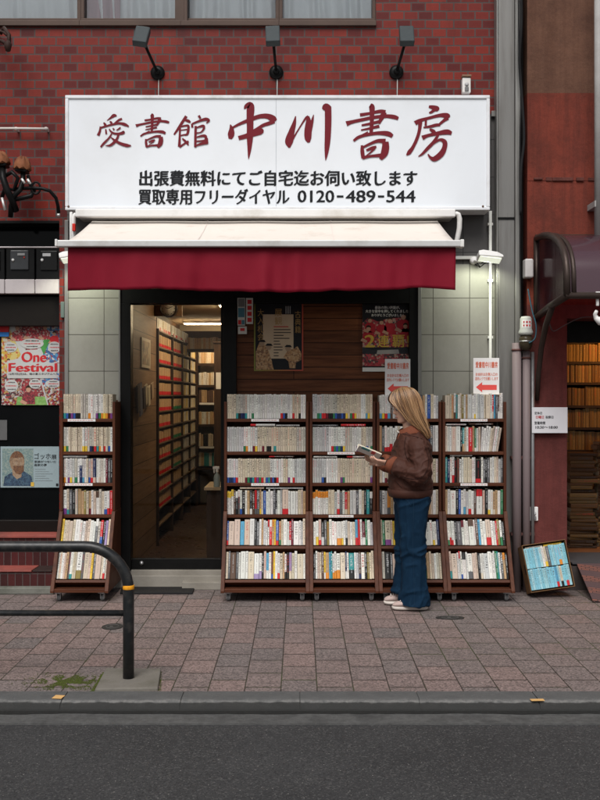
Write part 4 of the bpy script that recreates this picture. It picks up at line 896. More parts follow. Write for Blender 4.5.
# gas meter style lamp with sticker
t=thing('meter_lamp','grey capped meter with red lettered sticker above the wall pipes','meter',(WX(525.5,7.75),-.15,WZ(350,7.75)))
c=W(525.8,333,7.78); m=MB(); m.lathe((c.x,c.y,0),[(0,WZ(315.5,7.72)),(.034,WZ(316,7.72)),(.044,WZ(318,7.72)),(.046,WZ(328,7.72)),(.056,WZ(331.5,7.72)),(.056,WZ(334,7.72)),(.04,WZ(335,7.72))],'z',24); m.build('cap',M('cap_grey',(.42,.43,.40),.45,.1,10),t)
m=MB(); m.lathe((c.x,c.y,0),[(.040,WZ(335,7.72)),(.052,WZ(338,7.72)),(.052,WZ(344,7.72)),(.036,WZ(349,7.72)),(.02,WZ(350,7.72))],'z',24); m.build('body',M('dark_brass_glass',(.05,.04,.025),.2,.5,25),t)
m=MB(); m.lathe((c.x,c.y,0),[(.0535,WZ(341.5,7.72)),(.055,WZ(341,7.72)),(.0535,WZ(340.4,7.72))],'z',24); m.build('ring',CHROME,t)
m=MB(); rows=[[(c.x+.0468*math.sin(a),c.y-.0468*math.cos(a),z) for a in [R(-50+10*k) for k in range(11)]] for z in (WZ(327.5,7.72),WZ(319.5,7.72))]; m.loft(rows,closed=False,caps=False); st=m.build('sticker',PAPER,t)
m=MB()
for i in range(3):
    for j in range(2):
        a=R(-28+26*i); z=WZ(321.8+3.4*j,7.72); cx,cy=c.x+.0478*math.sin(a),c.y-.0478*math.cos(a); m.box(cx-.007,cx+.007,cy-.0006,cy,z-.007,z+.007)
m.build('sticker_print',INKR,t)
# pipes on the corner
PIPEP=M('mauve_pipe',(.19,.150,.152),.5,.12,6,dirt=(.16,.12,.12),stretch=(3,3,.5)); PIPEG=M('galvanised_pipe',(.22,.22,.225),.45,.15,8,metal=.4,dirt=(.13,.12,.12))
def pipe(px,py0,r,mat,label,dd=7.78,collar=True):
    x=WX(px,dd); y=dd-8; t=thing('wall_pipe',label,'pipe',(x,y,0),'vertical pipes between the two shops')
    m=MB(); m.tube([(x,y,0.0),(x,y,WZ(py0,dd))],r,16); m.build('tube',mat,t)
    m=MB()
    if collar: m.lathe((x,y,0),[(r+.004,WZ(py0+8,dd)),(r+.006,WZ(py0+7,dd)),(r+.004,WZ(py0+6,dd))],'z',16)
    if collar: m.build('collar',M('rust_clamp',(.10,.045,.04),.6),t)
    for z in (.45,1.05):
        m=MB(); m.box(x-r-.005,x+r+.005,y-.004,y+.06,z-.010,z+.010); m.build('clamp',M('rust_clamp',(.10,.045,.04),.6),t)
pipe(516.7,343,.036,PIPEP,'thick mauve pipe nearest the metal pillar',7.83)
pipe(526.3,351,.030,PIPEP,'slimmer mauve pipe under the capped meter',7.835)
pipe(532.6,352,.014,PIPEG,'thin galvanised pipe nearest the hours notice',7.85,False)
# loose cables
def cable(L,r,mat,label,name='cable'):
    m=MB(); P=[Vector(p) for p in L]; Q=[]
    for i in range(len(P)-1):
        a=P[max(0,i-1)];b_=P[i];c_=P[i+1];d_=P[min(len(P)-1,i+2)]
        for k in range(6):
            s=k/6; Q.append(.5*((2*b_)+(c_-a)*s+(2*a-5*b_+4*c_-d_)*s*s+(3*b_-a-3*c_+d_)*s**3))
    Q.append(P[-1]); m.tube(Q,r,6); o=m.build(name,mat); tag(o,label,'cable')
cable([W(520.5,-30,7.84),W(521.5,20,7.84),W(519.5,60,7.84),W(522.5,105,7.84),W(524,140,7.84),W(521,170,7.84),W(520.5,215,7.84)],.011,RUBBER,'thick black cable hanging in the gap beside the metal pillar')
cable([W(518.8,-30,7.82),W(519.0,50,7.82),W(521.5,90,7.84),W(520,140,7.84),W(520,240,7.84),W(521,330,7.84)],.006,RUBBER,'thin black cable in the gap between the two buildings')
cable([W(528,289,7.79),W(532,310,7.77),W(536,325,7.75),W(535,338,7.74),W(529,343,7.72)],.005,M('teal_cable',(.03,.09,.12),.5),'thin teal cable above the capped meter')
cable([W(547,308,7.6),W(550,325,7.7),W(554,331,7.75),W(565,325,7.72),W(580,318,7.6),W(592,317,7.5),W(600,319,7.45)],.004,M('grey_cable',(.10,.10,.10),.5),'thin grey cable looping under the canopy')
# white clip lamp hanging at right edge
t=thing('clip_lamp','white clip lamp hanging under the canopy at the right edge','lamp',W(599,300,7.1))
m=MB(); m.box(WX(594.5,7.0),WX(605,7.0),-1.03,-.97,WZ(295.5,7.0),WZ(292,7.0)); m.tube([W(597.5,295,7.0),W(597.5,306,7.0)],.012,8); m.build('clip',WHITEP,t,.004)
m=MB(); m.tube([W(596.5,311,7.0),W(595,314,7.02),W(596,318,7.02),W(600,321,7.02),W(606,322,7.02)],[.012,.014,.018,.03,.034],10); m.build('head',WHITEP,t)

# ================================================================== MATS, COVERS, BITS ON THE GROUND
m=MB(); a=[W(139,594.5,1),W(195,594.5,1),W(196,583.5,1),W(140,583,1)]
def onground(px,py): d=1000*CAM_H/(py-VY); return (WX(px,d),d-8)
o=MB(); o.prism([onground(120,594.5),onground(192.5,594.5),(WX(195,7.96),-.045),(WX(122,7.96),-.045)],'z',.001,.016); 
o=o.build('door_mat',RUBBER,bevel=.004); tag(o,'thin black rubber mat on the paving before the glass door','mat')
t=thing('door_mat','patterned brown and mauve door mat sloping out of the right entrance','mat',(2.35,-.35,0))
m=MB(); A=[Vector((*onground(593,603),.006)),Vector((3.3,-.60,.006)),Vector((3.3,-.125,.205)),Vector((2.178,-.125,.205))]
m.add(A+[p+Vector((0,0,.010)) for p in A],[(0,1,2,3),(4,5,6,7),(0,1,5,4),(1,2,6,5),(2,3,7,6),(3,0,4,7)])
mm,nt,b=new_mat('woven_mat'); co=coords(nt); mp=N(nt,'ShaderNodeMapping'); mp.inputs['Rotation'].default_value=(0,0,R(12)); nt.links.new(co,mp.inputs[0])
ck=N(nt,'ShaderNodeTexBrick'); ck.inputs['Scale'].default_value=1; ck.inputs['Brick Width'].default_value=.06; ck.inputs['Row Height'].default_value=.018; ck.inputs['Mortar Size'].default_value=.003; ck.inputs['Color1'].default_value=(.20,.07,.05,1); ck.inputs['Color2'].default_value=(.11,.055,.05,1); ck.inputs['Mortar'].default_value=(.035,.02,.018,1)
nt.links.new(mp.outputs[0],ck.inputs['Vector']); wv=N(nt,'ShaderNodeTexWave'); wv.inputs['Scale'].default_value=2.2; wv.bands_direction='Y'; nt.links.new(mp.outputs[0],wv.inputs['Vector'])
nt.links.new(mixc(nt,ramp(nt,wv.outputs['Fac'],.45,.6),ck.outputs['Color'],(.07,.04,.042)),b.inputs['Base Color']); b.inputs['Roughness'].default_value=.95; bump(nt,ck.outputs['Fac'],b,.8,.006)
m.build('weave',mm,t,.003)
m=MB(); m.box(2.148,4.6,-.118,.42,.206,.216); o=m.build('entrance_mat',M('grey_carpet',(.055,.055,.06),.95,.25,60,bmp=.5)); tag(o,'dark grey carpet mat inside the right entrance','mat')
def cover(px,py,rx,ry,label):
    x,y=onground(px,py); t=thing('drain_cover',label,'cover',(x,y,0),'small round covers in the paving')
    m=MB(); n=28; m.prism([(x+rx*math.cos(2*math.pi*k/n),y+ry*math.sin(2*math.pi*k/n)) for k in range(n)],'z',.0005,.005); m.build('lid',M('iron_lid',(.032,.030,.028),.75,.3,40,bmp=.4),t,.001)
    m=MB(); m.tube([(x+.6*rx*math.cos(2*math.pi*k/12),y+.6*ry*math.sin(2*math.pi*k/12),.005) for k in range(13)],.002,5); m.box(x-.018,x+.004,y-.012,y+.004,.004,.0065); m.build('rim',M('worn_iron',(.10,.095,.09),.6),t)
cover(112.5,627,.07,.085,'small round iron cover in the paving beside the railing post')
cover(450,618,.10,.055,'dark round patch in the paving right of the woman')  # dark round mark built as a flat lid
def scrap(px,py,w_,l_,rot,label,z=.008):
    d=1000*(CAM_H-z)/(py-VY); x,y=WX(px,d),d-8; mt=Matrix.Translation((x,y,z))@Matrix.Rotation(R(rot),4,'Z'); m=MB(); m.box(-w_/2,w_/2,-l_/2,l_/2,0,.0015,mat=mt)
    o=m.build('paper_tag',M('ochre_tag',(.60,.36,.14),.7,.15,60)); tag(o,label,'tag')
scrap(58.5,697,.05,.055,-8,'orange tag on the kerb below the mossy patch'); scrap(537.3,700,.068,.03,4,'pale orange tag on the kerb at the right')
# moss by the railing foot: uncountable tufts, one object
mo=MB(); rr=random.Random(11)
def tuft(x,y,s):
    k=rr.randint(4,6); a0=rr.random()*6.28; h=s*rr.uniform(.25,.6)
    ring=[(x+s*math.cos(a0+2*math.pi*i/k)*rr.uniform(.6,1.2),y+s*math.sin(a0+2*math.pi*i/k)*rr.uniform(.5,1.0),.0006) for i in range(k)]
    mo.add(ring+[(x,y,h)],[(i,(i+1)%k,k) for i in range(k)],rr.randint(0,1))
for _ in range(4200):
    px=rr.gauss(70,18); py=rr.gauss(682,3.6)
    if px>96 or py>691.5 or py<672: continue
    if mnoise.noise((px*.11,py*.3,2))<-.12: continue
    x,y=onground(px,py); tuft(x,y,rr.uniform(.002,.0065))
for _ in range(420):
    px=rr.uniform(88,104) ; py=692-(px-92)*1.55+rr.gauss(0,1.6)
    if py>692 or py<670: continue
    x,y=onground(px,py); tuft(x,y,rr.uniform(.003,.008))
for _ in range(260):
    px=rr.uniform(157,161.5); py=rr.uniform(672,691); x,y=onground(px,py); tuft(x,y,rr.uniform(.002,.005))
for j in range(-9,10):      # thin growth in a few joints
    xj=.09+.19*j
    for _ in range(70):
        yj=rr.uniform(-2.8,-1.0)
        if mnoise.noise((j*3.1,yj*1.2,7))>.12: tuft(xj+rr.gauss(0,.002),yj,rr.uniform(.0015,.0035))
o=mo.build('moss',[M('moss_green',(.055,.075,.012),.95,.4,80),M('moss_olive',(.045,.048,.014),.95,.4,80)]); tag(o,'green moss on the paving around the railing foot','moss',kind='stuff')

# ================================================================== GUARD RAIL
gr=thing('guard_rail','black tubular street railing with an orange band on its post','railing',(-.92,-2.62,0))
yR=5.38-8; xp=WX(128.5,5.38); zt=WZ(546.5,5.38); zl=WZ(613,5.38); r=.030; rb_=.235
pts=[(xp,yR,.0)]+[(xp,yR,zt-rb_-.15)]+[(xp-rb_*(1-math.cos(R(a))),yR,zt-rb_+rb_*math.sin(R(a))) for a in range(0,91,9)]+[(-2.2,yR,zt)]
xq=-3.3; pts+=[(xq+rb_*(1-math.cos(R(a))),yR,zt-rb_+rb_*math.sin(R(a))) for a in range(90,-1,-9)]+[(xq,yR,.0)]
m=MB(); m.tube(pts,r,20); m.build('rail',RAILP,gr)
m=MB(); m.tube([(xp-.02,yR,zl),(xq+.02,yR,zl)],.0165,14); m.build('lower_rail',RAILP,gr)
m=MB(); zo=WZ(587,5.38); m.lathe((xp,yR,zo),[(r+.0008,-.011),(r+.0016,-.010),(r+.0016,.010),(r+.0008,.011)],'z',20); m.build('orange_band',ORANGE,gr)
BASEC=M('rail_footing_concrete',(.165,.152,.132),.85,.25,14,bmp=.6,dirt=(.085,.08,.06),dscale=7)
m=MB(); m.prism([onground(95,692),onground(158,691),onground(161,671.5),onground(106,671)],'z',-.02,.018); o=m.build('footing',BASEC,gr,.006)
m=MB(); m.prism([(-3.5,-2.8),(-3.1,-2.8),(-3.1,-2.42),(-3.5,-2.42)],'z',-.02,.018); o=m.build('footing',BASEC,gr,.006)
# ================================================================== BOOKS
PAL=dict(c=(.55,.475,.365),w=(.63,.62,.585),g=(.46,.46,.45),p=(.52,.41,.34),t=(.44,.29,.16),o=(.60,.22,.03),r=(.50,.025,.03),b=(.035,.09,.32),s=(.09,.30,.46),k=(.018,.018,.018),n=(.095,.055,.040),
 y=(.66,.45,.05),G=(.035,.18,.08),e=(.035,.24,.24),d=(.10,.10,.105),v=(.17,.05,.20),m=(.14,.018,.03),l=(.30,.23,.40),D=(.02,.03,.09),i=(.48,.45,.39),L=(.20,.46,.56),M=(.30,.52,.58),a=(.22,.17,.05))
CNAME=dict(c='cream',w='white',g='light grey',p='pale pink',t='tan',o='orange',r='red',b='blue',s='sky blue',k='black',n='brown',y='yellow',G='green',e='teal',d='dark grey',v='purple',m='maroon',l='lavender',D='navy',i='ivory',L='light blue',M='pale blue',a='olive')
def book_material():
    m,nt,b=new_mat('book_cover'); A=lambda n: N(nt,'ShaderNodeAttribute',attribute_name=n)
    base,band,inf=A('base'),A('band'),A('info'); uv=N(nt,'ShaderNodeUVMap'); uv.uv_map='UVMap'
    s=N(nt,'ShaderNodeSeparateXYZ'); nt.links.new(uv.outputs[0],s.inputs[0]); u,v=s.outputs[0],s.outputs[1]
    si=N(nt,'ShaderNodeSeparateColor'); nt.links.new(inf.outputs['Color'],si.inputs[0]); seed,wd,ht=si.outputs[0],si.outputs[1],si.outputs[2]
    um=math_(nt,'MULTIPLY',math_(nt,'SUBTRACT',u,.5),wd); vm=math_(nt,'MULTIPLY',v,ht)
    # foot band when alpha > 0, head band when alpha < 0 (stored as .5 +- h/2)
    al=math_(nt,'MULTIPLY',math_(nt,'SUBTRACT',band.outputs['Alpha'],.5),2.0)
    foot=math_(nt,'LESS_THAN',v,al); head=math_(nt,'GREATER_THAN',v,math_(nt,'ADD',1.0,al)); neg=math_(nt,'LESS_THAN',al,-.01)
    bm_=math_(nt,'ADD',foot,math_(nt,'MULTIPLY',head,neg),True)
    # title: a column of small marks in the upper two thirds, author lower down
    cv=N(nt,'ShaderNodeCombineXYZ'); cs=math_(nt,'ADD',.75,math_(nt,'MULTIPLY',math_(nt,'POWER',math_(nt,'FRACT',math_(nt,'MULTIPLY',seed,53.7)),3.0),1.3)); us=math_(nt,'DIVIDE',um,cs); vs_=math_(nt,'DIVIDE',vm,cs); nt.links.new(math_(nt,'DIVIDE',us,.0030),cv.inputs[0]); nt.links.new(math_(nt,'DIVIDE',vs_,.0034),cv.inputs[1]); nt.links.new(math_(nt,'MULTIPLY',seed,331.0),cv.inputs[2])
    nz=N(nt,'ShaderNodeTexNoise'); nz.inputs['Scale'].default_value=1.0; nz.inputs['Detail'].default_value=1; nt.links.new(cv.outputs[0],nz.inputs['Vector'])
    marks=math_(nt,'GREATER_THAN',nz.outputs['Fac'],.495)
    cell=math_(nt,'FRACT',math_(nt,'DIVIDE',vs_,.0115)); gap=math_(nt,'GREATER_THAN',cell,.26)
    col=math_(nt,'LESS_THAN',math_(nt,'ABSOLUTE',um),math_(nt,'MINIMUM',math_(nt,'MULTIPLY',wd,.33),math_(nt,'MULTIPLY',cs,.0052)))
    hi=math_(nt,'SUBTRACT',.955,math_(nt,'MULTIPLY',seed,.05)); lo=math_(nt,'ADD',.36,math_(nt,'MULTIPLY',math_(nt,'FRACT',math_(nt,'MULTIPLY',seed,17.3)),.30))
    t1=math_(nt,'MULTIPLY',math_(nt,'LESS_THAN',v,hi),math_(nt,'GREATER_THAN',v,lo))
    t2=math_(nt,'MULTIPLY',math_(nt,'LESS_THAN',v,math_(nt,'SUBTRACT',lo,.06)),math_(nt,'GREATER_THAN',v,.22))
    t2=math_(nt,'MULTIPLY',t2,math_(nt,'LESS_THAN',math_(nt,'ABSOLUTE',um),.0028))
    on=math_(nt,'MULTIPLY',math_(nt,'MULTIPLY',marks,gap),math_(nt,'ADD',math_(nt,'MULTIPLY',t1,col),t2,True))
    c=mixc(nt,bm_,base.outputs['Color'],band.outputs['Color'])
    co=coords(nt); c=mixc(nt,.30,c,mixc(nt,noise_(nt,co,26,4,.7),(.62,.58,.50),(1.08,1.08,1.08)),'MULTIPLY')
    ink=N(nt,'ShaderNodeCombineColor'); ia=inf.outputs['Alpha']
    for k in range(3): nt.links.new(ia,ink.inputs[k])
    rd=math_(nt,'GREATER_THAN',math_(nt,'FRACT',math_(nt,'MULTIPLY',seed,7.7)),.86); inkc=mixc(nt,rd,ink.outputs[0],(.34,.03,.03)); c=mixc(nt,math_(nt,'MULTIPLY',on,.88),c,inkc)
    nt.links.new(c,b.inputs['Base Color']); b.inputs['Roughness'].default_value=.5; b.inputs['Specular IOR Level'].default_value=.12
    return m
BOOKM=book_material(); PAGEM=M('page_edges',(.55,.49,.38),.85,.12,90)
class BookMB:
    def __init__(s): s.v=[];s.f=[];s.m=[];s.uv=[];s.a=[[],[],[]]
    def add(s,mat,w_,h,dep,base,band=(0,0,0),bandh=0,ink=.04,seed=0):
        r=min(.0022,w_*.18); P=[(-w_/2,dep),(-w_/2,r),(-w_/4,0),(w_/4,0),(w_/2,r),(w_/2,dep)]; k=len(s.v); n=6
        for z in (0,h):
            for p in P: s.v.append(tuple(mat@Vector((p[0],p[1],z))))
        U=[5,0,.25,.75,1,5]
        def q(idx,uv,mi):
            s.f.append([k+i for i in idx]); s.m.append(mi); s.uv+=uv
            for _ in idx:
                s.a[0].append((*base,1)); s.a[1].append((*band,.5+bandh/2)); s.a[2].append((seed,w_,h,ink))
        for i in range(6):
            j=(i+1)%6
            if i==5: q((5,0,6,11),[(5,0),(5,0),(5,1),(5,1)],1); continue
            ua,ub=(5,5) if i in(0,4) else (U[i],U[j])
            q((i,j,j+n,i+n),[(ua,0),(ub,0),(ub,1),(ua,1)],0)
        # page block sits a little below the cover's edge
        kk=len(s.v)
        q((0,5,4,3,2,1),[(5,0)]*6,1)
        q((6,7,8,9,10,11),[(5,1)]*6,0 if dep<.02 else 1)
    def build(s,name):
        me=bpy.data.meshes.new(name); me.from_pydata(s.v,[],s.f); me.materials.append(BOOKM); me.materials.append(PAGEM)
        me.polygons.foreach_set('material_index',s.m)
        u=me.uv_layers.new(name='UVMap'); u.data.foreach_set('uv',[x for p in s.uv for x in p])
        for nm,a in zip(('base','band','info'),s.a):
            at=me.attributes.new(nm,'FLOAT_COLOR','CORNER'); at.data.foreach_set('color',[x for p in a for x in p])
        me.update(); o=bpy.data.objects.new(name,me); COL.objects.link(o); return o
rnd=random.Random(42)
BOOKS=[]     # candidates for individual objects
STUFF=BookMB()
ORD=['','first','second','third','fourth','fifth','sixth','seventh','eighth','ninth','tenth','eleventh','twelfth','thirteenth','fourteenth','fifteenth','sixteenth','seventeenth','eighteenth','nineteenth','twentieth']
def ordn(n):
    if n<=20: return ORD[n]
    if n<30: return 'twenty-'+ORD[n-20]
    if n==30: return 'thirtieth'
    return 'thirty-'+ORD[n-30] if n<40 else 'fortieth'
ZROW=[1.357,1.103,.862,.618,.397,.163]
YF=lambda z:-.30-.285*max(0,(.645-z))/.56
TH=math.atan2(.285,.56)
ROWN=['top shelf','second shelf','third shelf','fourth shelf','fifth shelf','bottom shelf']
def jit(c,a=.05):
    k=1+rnd.uniform(-a,a); return tuple(max(.01,min(.85,x*k*(1+rnd.uniform(-.025,.025)))) for x in c)
def push(d): BOOKS.append(d)
def fill_row(cx0,cx1,row,seq,hh,th,case,bands=.25,right_gap=0,leanlast=0,hv=.035):
    """stand a row of books on a shelf; seq: tokens such as 'w', 'c/r' (red foot band), 'w^o' (orange head band)"""
    L=cx1-cx0-right_gap-.003; ts=[rnd.uniform(*th)*(2.2 if '!' in t else 1) for t in seq]; k=L/sum(ts); ts=[t*k for t in ts]; x=cx0+.0015; z=ZROW[row]; vis=len(seq)
    tilt=row>=4
    for i,(tok,t) in enumerate(zip(seq,ts)):
        tok=tok.replace('!',''); bc=tok[0]; band=None; bh=0
        if '/' in tok: band=tok.split('/')[1]; bh=.22 if hh<.19 else rnd.uniform(.16,.34)
        elif '^' in tok: band=tok.split('^')[1]; bh=-.28
        elif len(tok)==1 and rnd.random()<bands: band=rnd.choice('rbGesyvmkDo'); bh=(.21+rnd.uniform(-.015,.015)) if hh<.187 else rnd.uniform(.15,.35)
        h=hh*(1+(rnd.uniform(-.012,.012) if row<3 and case in(0,1,2) else rnd.uniform(-.085,.03))); base=jit(PAL[bc],.11); lum=sum(base)/3
        dk=lum<.2; ink=(rnd.choice([.62,.5,.55,.4]) if dk else rnd.choice([.03,.03,.05,.09,.05]))
        w_=t*rnd.uniform(.89,.955); dep=.13 if hh<.187 else .155; yj=rnd.uniform(0,.007 if row<3 and case in(1,2) else .016)
        lean=0
        if leanlast and i>=len(seq)-leanlast: lean=R(3.2+ .8*(i-len(seq)+leanlast))
        xx=x+t/2
        if tilt: mat=Matrix.Translation((xx,YF(z)+.012+yj,z+.004))@Matrix.Rotation(-TH,4,'X')
        else: mat=Matrix.Translation((xx,-.285+yj,z+.0015))@Matrix.Rotation(lean,4,'Y')
        area=w_*h*(.9 if tilt else 1)/((8+YF(z))**2)
        hid = case==3 and row<5 and (391+VX*0)<VX+xx*1000/7.7<428 and row>0
        push(dict(mat=mat,w=w_,h=h,dep=dep,base=base,bc=bc,band=band,bh=bh,ink=ink,seed=rnd.random(),area=area*(0.05 if hid else 1),case=case,row=row,i=i+1,n=vis,kind='spine'))
        x+=t
def bunko(n):
    out=[]; 
    while len(out)<n:
        run=rnd.randint(2,7); c=rnd.choice('ccgwwic'); bd=rnd.random()<.55; 
        for k in range(run):
            out.append(c+('/'+rnd.choice('rbGesyvmkDrGo') if bd and rnd.random()<.75 else '~'))
    return [t.replace('~','.')[:3] if '/' in t else t[0]+'.' for t in out[:n]]
def S(s): return s.split()
CASES=[(-1.848,-1.424,'leftmost bookcase'),(-.585,.0665,'wide bookcase'),(.0745,.582,'middle bookcase'),(.590,1.090,'bookcase behind woman'),(1.098,1.590,'rightmost bookcase')]
T=.021
ROWS={
0:[(bunko(20),.188,(.016,.02),0),(bunko(21),.186,(.015,.018),0),(S('w/o w. g/v w/y g. i/G w. D^w w/s w. c. g/b p D/p w. w/p i. w. m. d. k.'),.186,(.014,.022),.1),(S('w/v c/e d. k. i. t. t. a. c. t/m w. p. w^n i. c. w/b w/r r.'),.190,(.014,.024),.15),(S('y. c. p. p. c. w! w. w. p. p. w. w. d^w i. r/b k. l. c.'),.205,(.016,.026),.1),(S('w. c. w. p. t. d. w/e c. c. w/a! d. c! p. y. d. p! c. w/r i.'),.215,(.016,.028),.1)],
1:[(bunko(35),.186,(.015,.019),0),(bunko(34),.188,(.015,.019),0),(bunko(35),.184,(.015,.019),0),(S('w^y w^y w^y n. k^w d^w w/b k. w. t. k/w n. r/d d. t/y c. b. w. w. w. d. k/g w. g. p/r! w. w! w. c. p. t.'),.188,(.014,.026),.1),(S('b/r p! p! s! p! w! k. d. w. t. g. w. w^r r^w t^o y. b/r t/G c. w! w. r/w m. w! w. g. c.'),.205,(.015,.024),.1),(S('c. d. n! d. w. w! w. c! w/l! w/l k. p. s/w w. n/b y. w. w/r c. t. w/k k. l/c c. w. c! w.'),.210,(.016,.026),.1)],
2:[(bunko(27),.186,(.015,.019),0),(bunko(26),.188,(.015,.019),0),(bunko(26),.186,(.015,.019),0),(S('w^o w^o w^o w^o w^o w^o c. c. g. w/r d. w. r/c t. g. w. d. w. c. k. e. k^w'),.184,(.017,.024),.1),(S('w. w/y p/r k/g d. a. w. w. w. w/o! w/y w. g/k c. w. c. s/r r. w. m/w G. w. g.'),.200,(.015,.025),.1),(S('k/d w. p. c. n. y/w t! s. e. w/o w/o w! c! D/w w. e! w. g. n/D w! k. a. c. c.'),.212,(.015,.026),.1)],
3:[(S('w/s w/y w/r w/s n. w. g. i. w. g. c. w/k k. w. i. d. t. w. b. c. w. g.'),.188,(.018,.026),.1),(S('t. d. w/r w/r w/r w/r w. c. w. y. w. g. p. w. e. k/w w. d^w D. d. g. w.'),.196,(.017,.025),.1),(S('c. w. c/m p. w. c. k. w. t. w. g. i. w. k. c. w. w. g. w. p. c. w.'),.19,(.017,.025),.1),(S('d. w. g. o/d t. w. p. k. w. c. w. r. g. n. w. c. d. i. t. p. w. c.'),.19,(.017,.025),.1),(S('c. G. c! c. y. b! w. k. s. w. c. w. w! p. w/e k. w! w. w/y w. D.'),.200,(.016,.026),.1),(S('i. k! d. p! d. w! w. w. k. r. c. w. b. p! t. c. p. w. i. c.'),.208,(.016,.026),.1)],
4:[(S('c! c. t. w/n e. w. c. a. w. t. g! w. w/y w. g. g! c. c! w. r/p s. d. n/w w. w.'),.192,(.015,.022),.05),(S('p. w. w. p! w! k. e/t c. w. r! t. G/w w. p. w. w. w. w. c. p. w. w. p.'),.194,(.016,.022),.05),(S('e. D. w. w/r k. n. w. w. c! c. c. w. w. k/r! w. d. k. d. w. w. c. p. g. d.'),.196,(.015,.022),.05),(S('t. w. w! k. b. w. w/s g. w/r w. n. w^r! p. k. w/y w. t/c t. w. G.'),.19,(.016,.024),.05),(S('w/G w/r w/r w. k. d! w^m w. w. w^n! w. n. s. w. w. p! w. w. r. a. w/G k.'),.206,(.015,.026),.05),(S('p/e p! w. g^r w/b w^k! w. w/d! p! p. k. w/c w. g! w! w. w. G. e. w. d. t^o k.'),.212,(.015,.026),.05)],
}
FLATS=[]
def make_case(ci):
    x0,x1,nm=CASES[ci]
    lab=['narrow brown wheeled bookcase of secondhand books, alone left of the glass door','widest brown wheeled bookcase, right beside the glass door','brown wheeled bookcase under the book fair poster, left of the woman','brown wheeled bookcase partly hidden behind the woman','brown wheeled bookcase at the right end, next to the metal pillar'][ci]
    t=thing('bookcase',lab,'bookcase',((x0+x1)/2,-.3,0),'wheeled bookcases on the pavement')
    up=[(-.30,1.488),(-.30,.648),(-.06,.648),(-.06,1.488)]; lo=[(-.312,.646),(-.597,.088),(-.597,.072),(-.06,.072),(-.06,.646)]
    for a,b_ in ((x0,x0+T),(x1-T,x1)):
        m=MB(); m.prism(up,'x',a,b_); m.prism(lo,'x',a-.0035,b_+.0035); m.build('side_panel',CASEV,t,.0025)
    for r,z in enumerate(ZROW):
        m=MB()
        if r<4: m.box(x0+T,x1-T,-.297,-.075,z-.024,z)
        else:
            mt=Matrix.Translation((0,YF(z)-.002,z))@Matrix.Rotation(-TH,4,'X'); m.box(x0+T+.004,x1-T-.004,.0,.19,-.022,.0,mat=mt)
        m.build('shelf',CASEW,t,.002)
    m=MB(); m.box(x0+T,x1-T,-.074,-.062,.09,1.50); m.build('back_panel',CASEV,t)
    m=MB(); m.box(x0+T+.004,x1-T-.004,-.592,-.08,.074,.102); m.build('base_board',CASEW,t,.003)
    for cx in (x0+.05,x1-.05):
        for cy in (-.535,-.13):
            q=rnd.uniform(-.6,.6)
            m=MB(); m.box(cx-.028,cx+.028,cy-.03,cy+.03,.066,.072); m.tube([(cx,cy,.066),(cx,cy,.058)],.014,10)
            for s in (-1,1): m.box(cx+s*.013-.0015,cx+s*.013+.0015,cy-.018,cy+.026,.022,.06)
            f=m.build('caster',CHROME,t)
            m=MB(); m.lathe((cx,cy+.012,.0305),[(.0,-.013),(.026,-.013),(.0305,-.008),(.0305,.008),(.026,.013),(0,.013)],'x',18); m.build('wheel',M('caster_wheel',(.10,.10,.10),.5,.2),f)
    # price strips on shelf edges
    strips={0:[(0,.1,.66),(2,.05,.6)],1:[(0,.31,.66),(2,.31,.66)],2:[(1,.25,.70),(3,.27,.68)],3:[],4:[(0,.26,.72),(2,.26,.72)]}[ci]
    for r,u,v in strips:
        w0=x0+T+(x1-x0-2*T)*u; w1=x0+T+(x1-x0-2*T)*v; z=ZROW[r]
        m=MB(); m.box(w0,w1,-.3005,-.2972,z-.021,z-.002); st=m.build('price_strip',PAPER,t)
        m=MB()
        k=w0+.012; rr=random.Random(ci*7+r)
        while k<w1-.02:
            L=rr.uniform(.006,.02); m.rect(k,k+L,z-.0155,z-.0085,-.3012); k+=L+rr.uniform(.003,.009)
        m.build('strip_print',M('pink_print',(.60,.36,.34),.6),st)
    for r in range(6):
        seq,hh,th,bd=ROWS[ci][r]; seq=[s if s[-1]!='.' else s[:-1]+'_' for s in seq]
        seq=[s.replace('_','') if ('/' in s or '^' in s) else s for s in seq]
        fill_row(x0+T+(.004 if r>3 else 0),x1-T-(.004 if r>3 else 0),r,seq,hh,th,ci,bands=bd,right_gap=.04 if (ci==4 and r==1) else 0,leanlast=9 if (ci==4 and r==1) else 0)
    return t
# seq tokens ending in '_' never receive a random band
for ci in range(5): make_case(ci)
def flat(px0,px1,py,ci,row,c,band=None,th=.012,label=''):
    """a book lying on top of a row"""
    d=7.72; xa,xb=WX(px0,d),WX(px1,d); L=xb-xa; z=ZROW[row]+ROWS[ci][row][1]*1.036+.003
    z=max(z,WZ(py,d)-th/2)
    mat=Matrix.Translation((xa,-.285,z+th/2))@Matrix.Rotation(R(90),4,'Y')@Matrix.Rotation(R(0),4,'Z')
    base=PAL[c]; push(dict(mat=mat,w=th,h=L,dep=.12,base=base,bc=c,band=band,bh=.22 if band else 0,ink=.05 if sum(base)>.6 else .5,seed=rnd.random(),area=1,case=ci,row=row,i=0,n=0,kind='flat',label=label))
flat(250.5,275,426,1,1,'w','r',.016,'white book with red end lying flat on the second shelf row, wide bookcase')
flat(276,299.5,426.5,1,1,'g',None,.009,'thin grey book lying flat at right on second shelf row, wide bookcase')
flat(269,294,456.5,1,2,'n','r',.009,'thin brown book with red end lying flat over the third shelf row, wide bookcase')
flat(240,264,488.5,1,3,'c',None,.012,'cream book lying flat over the fourth shelf row, wide bookcase')
flat(266,303,488.5,1,3,'g',None,.010,'long grey book lying flat over the fourth shelf row, wide bookcase')
flat(312,338,425.5,2,1,'d',None,.010,'dark grey book lying flat over the second shelf row, middle bookcase')
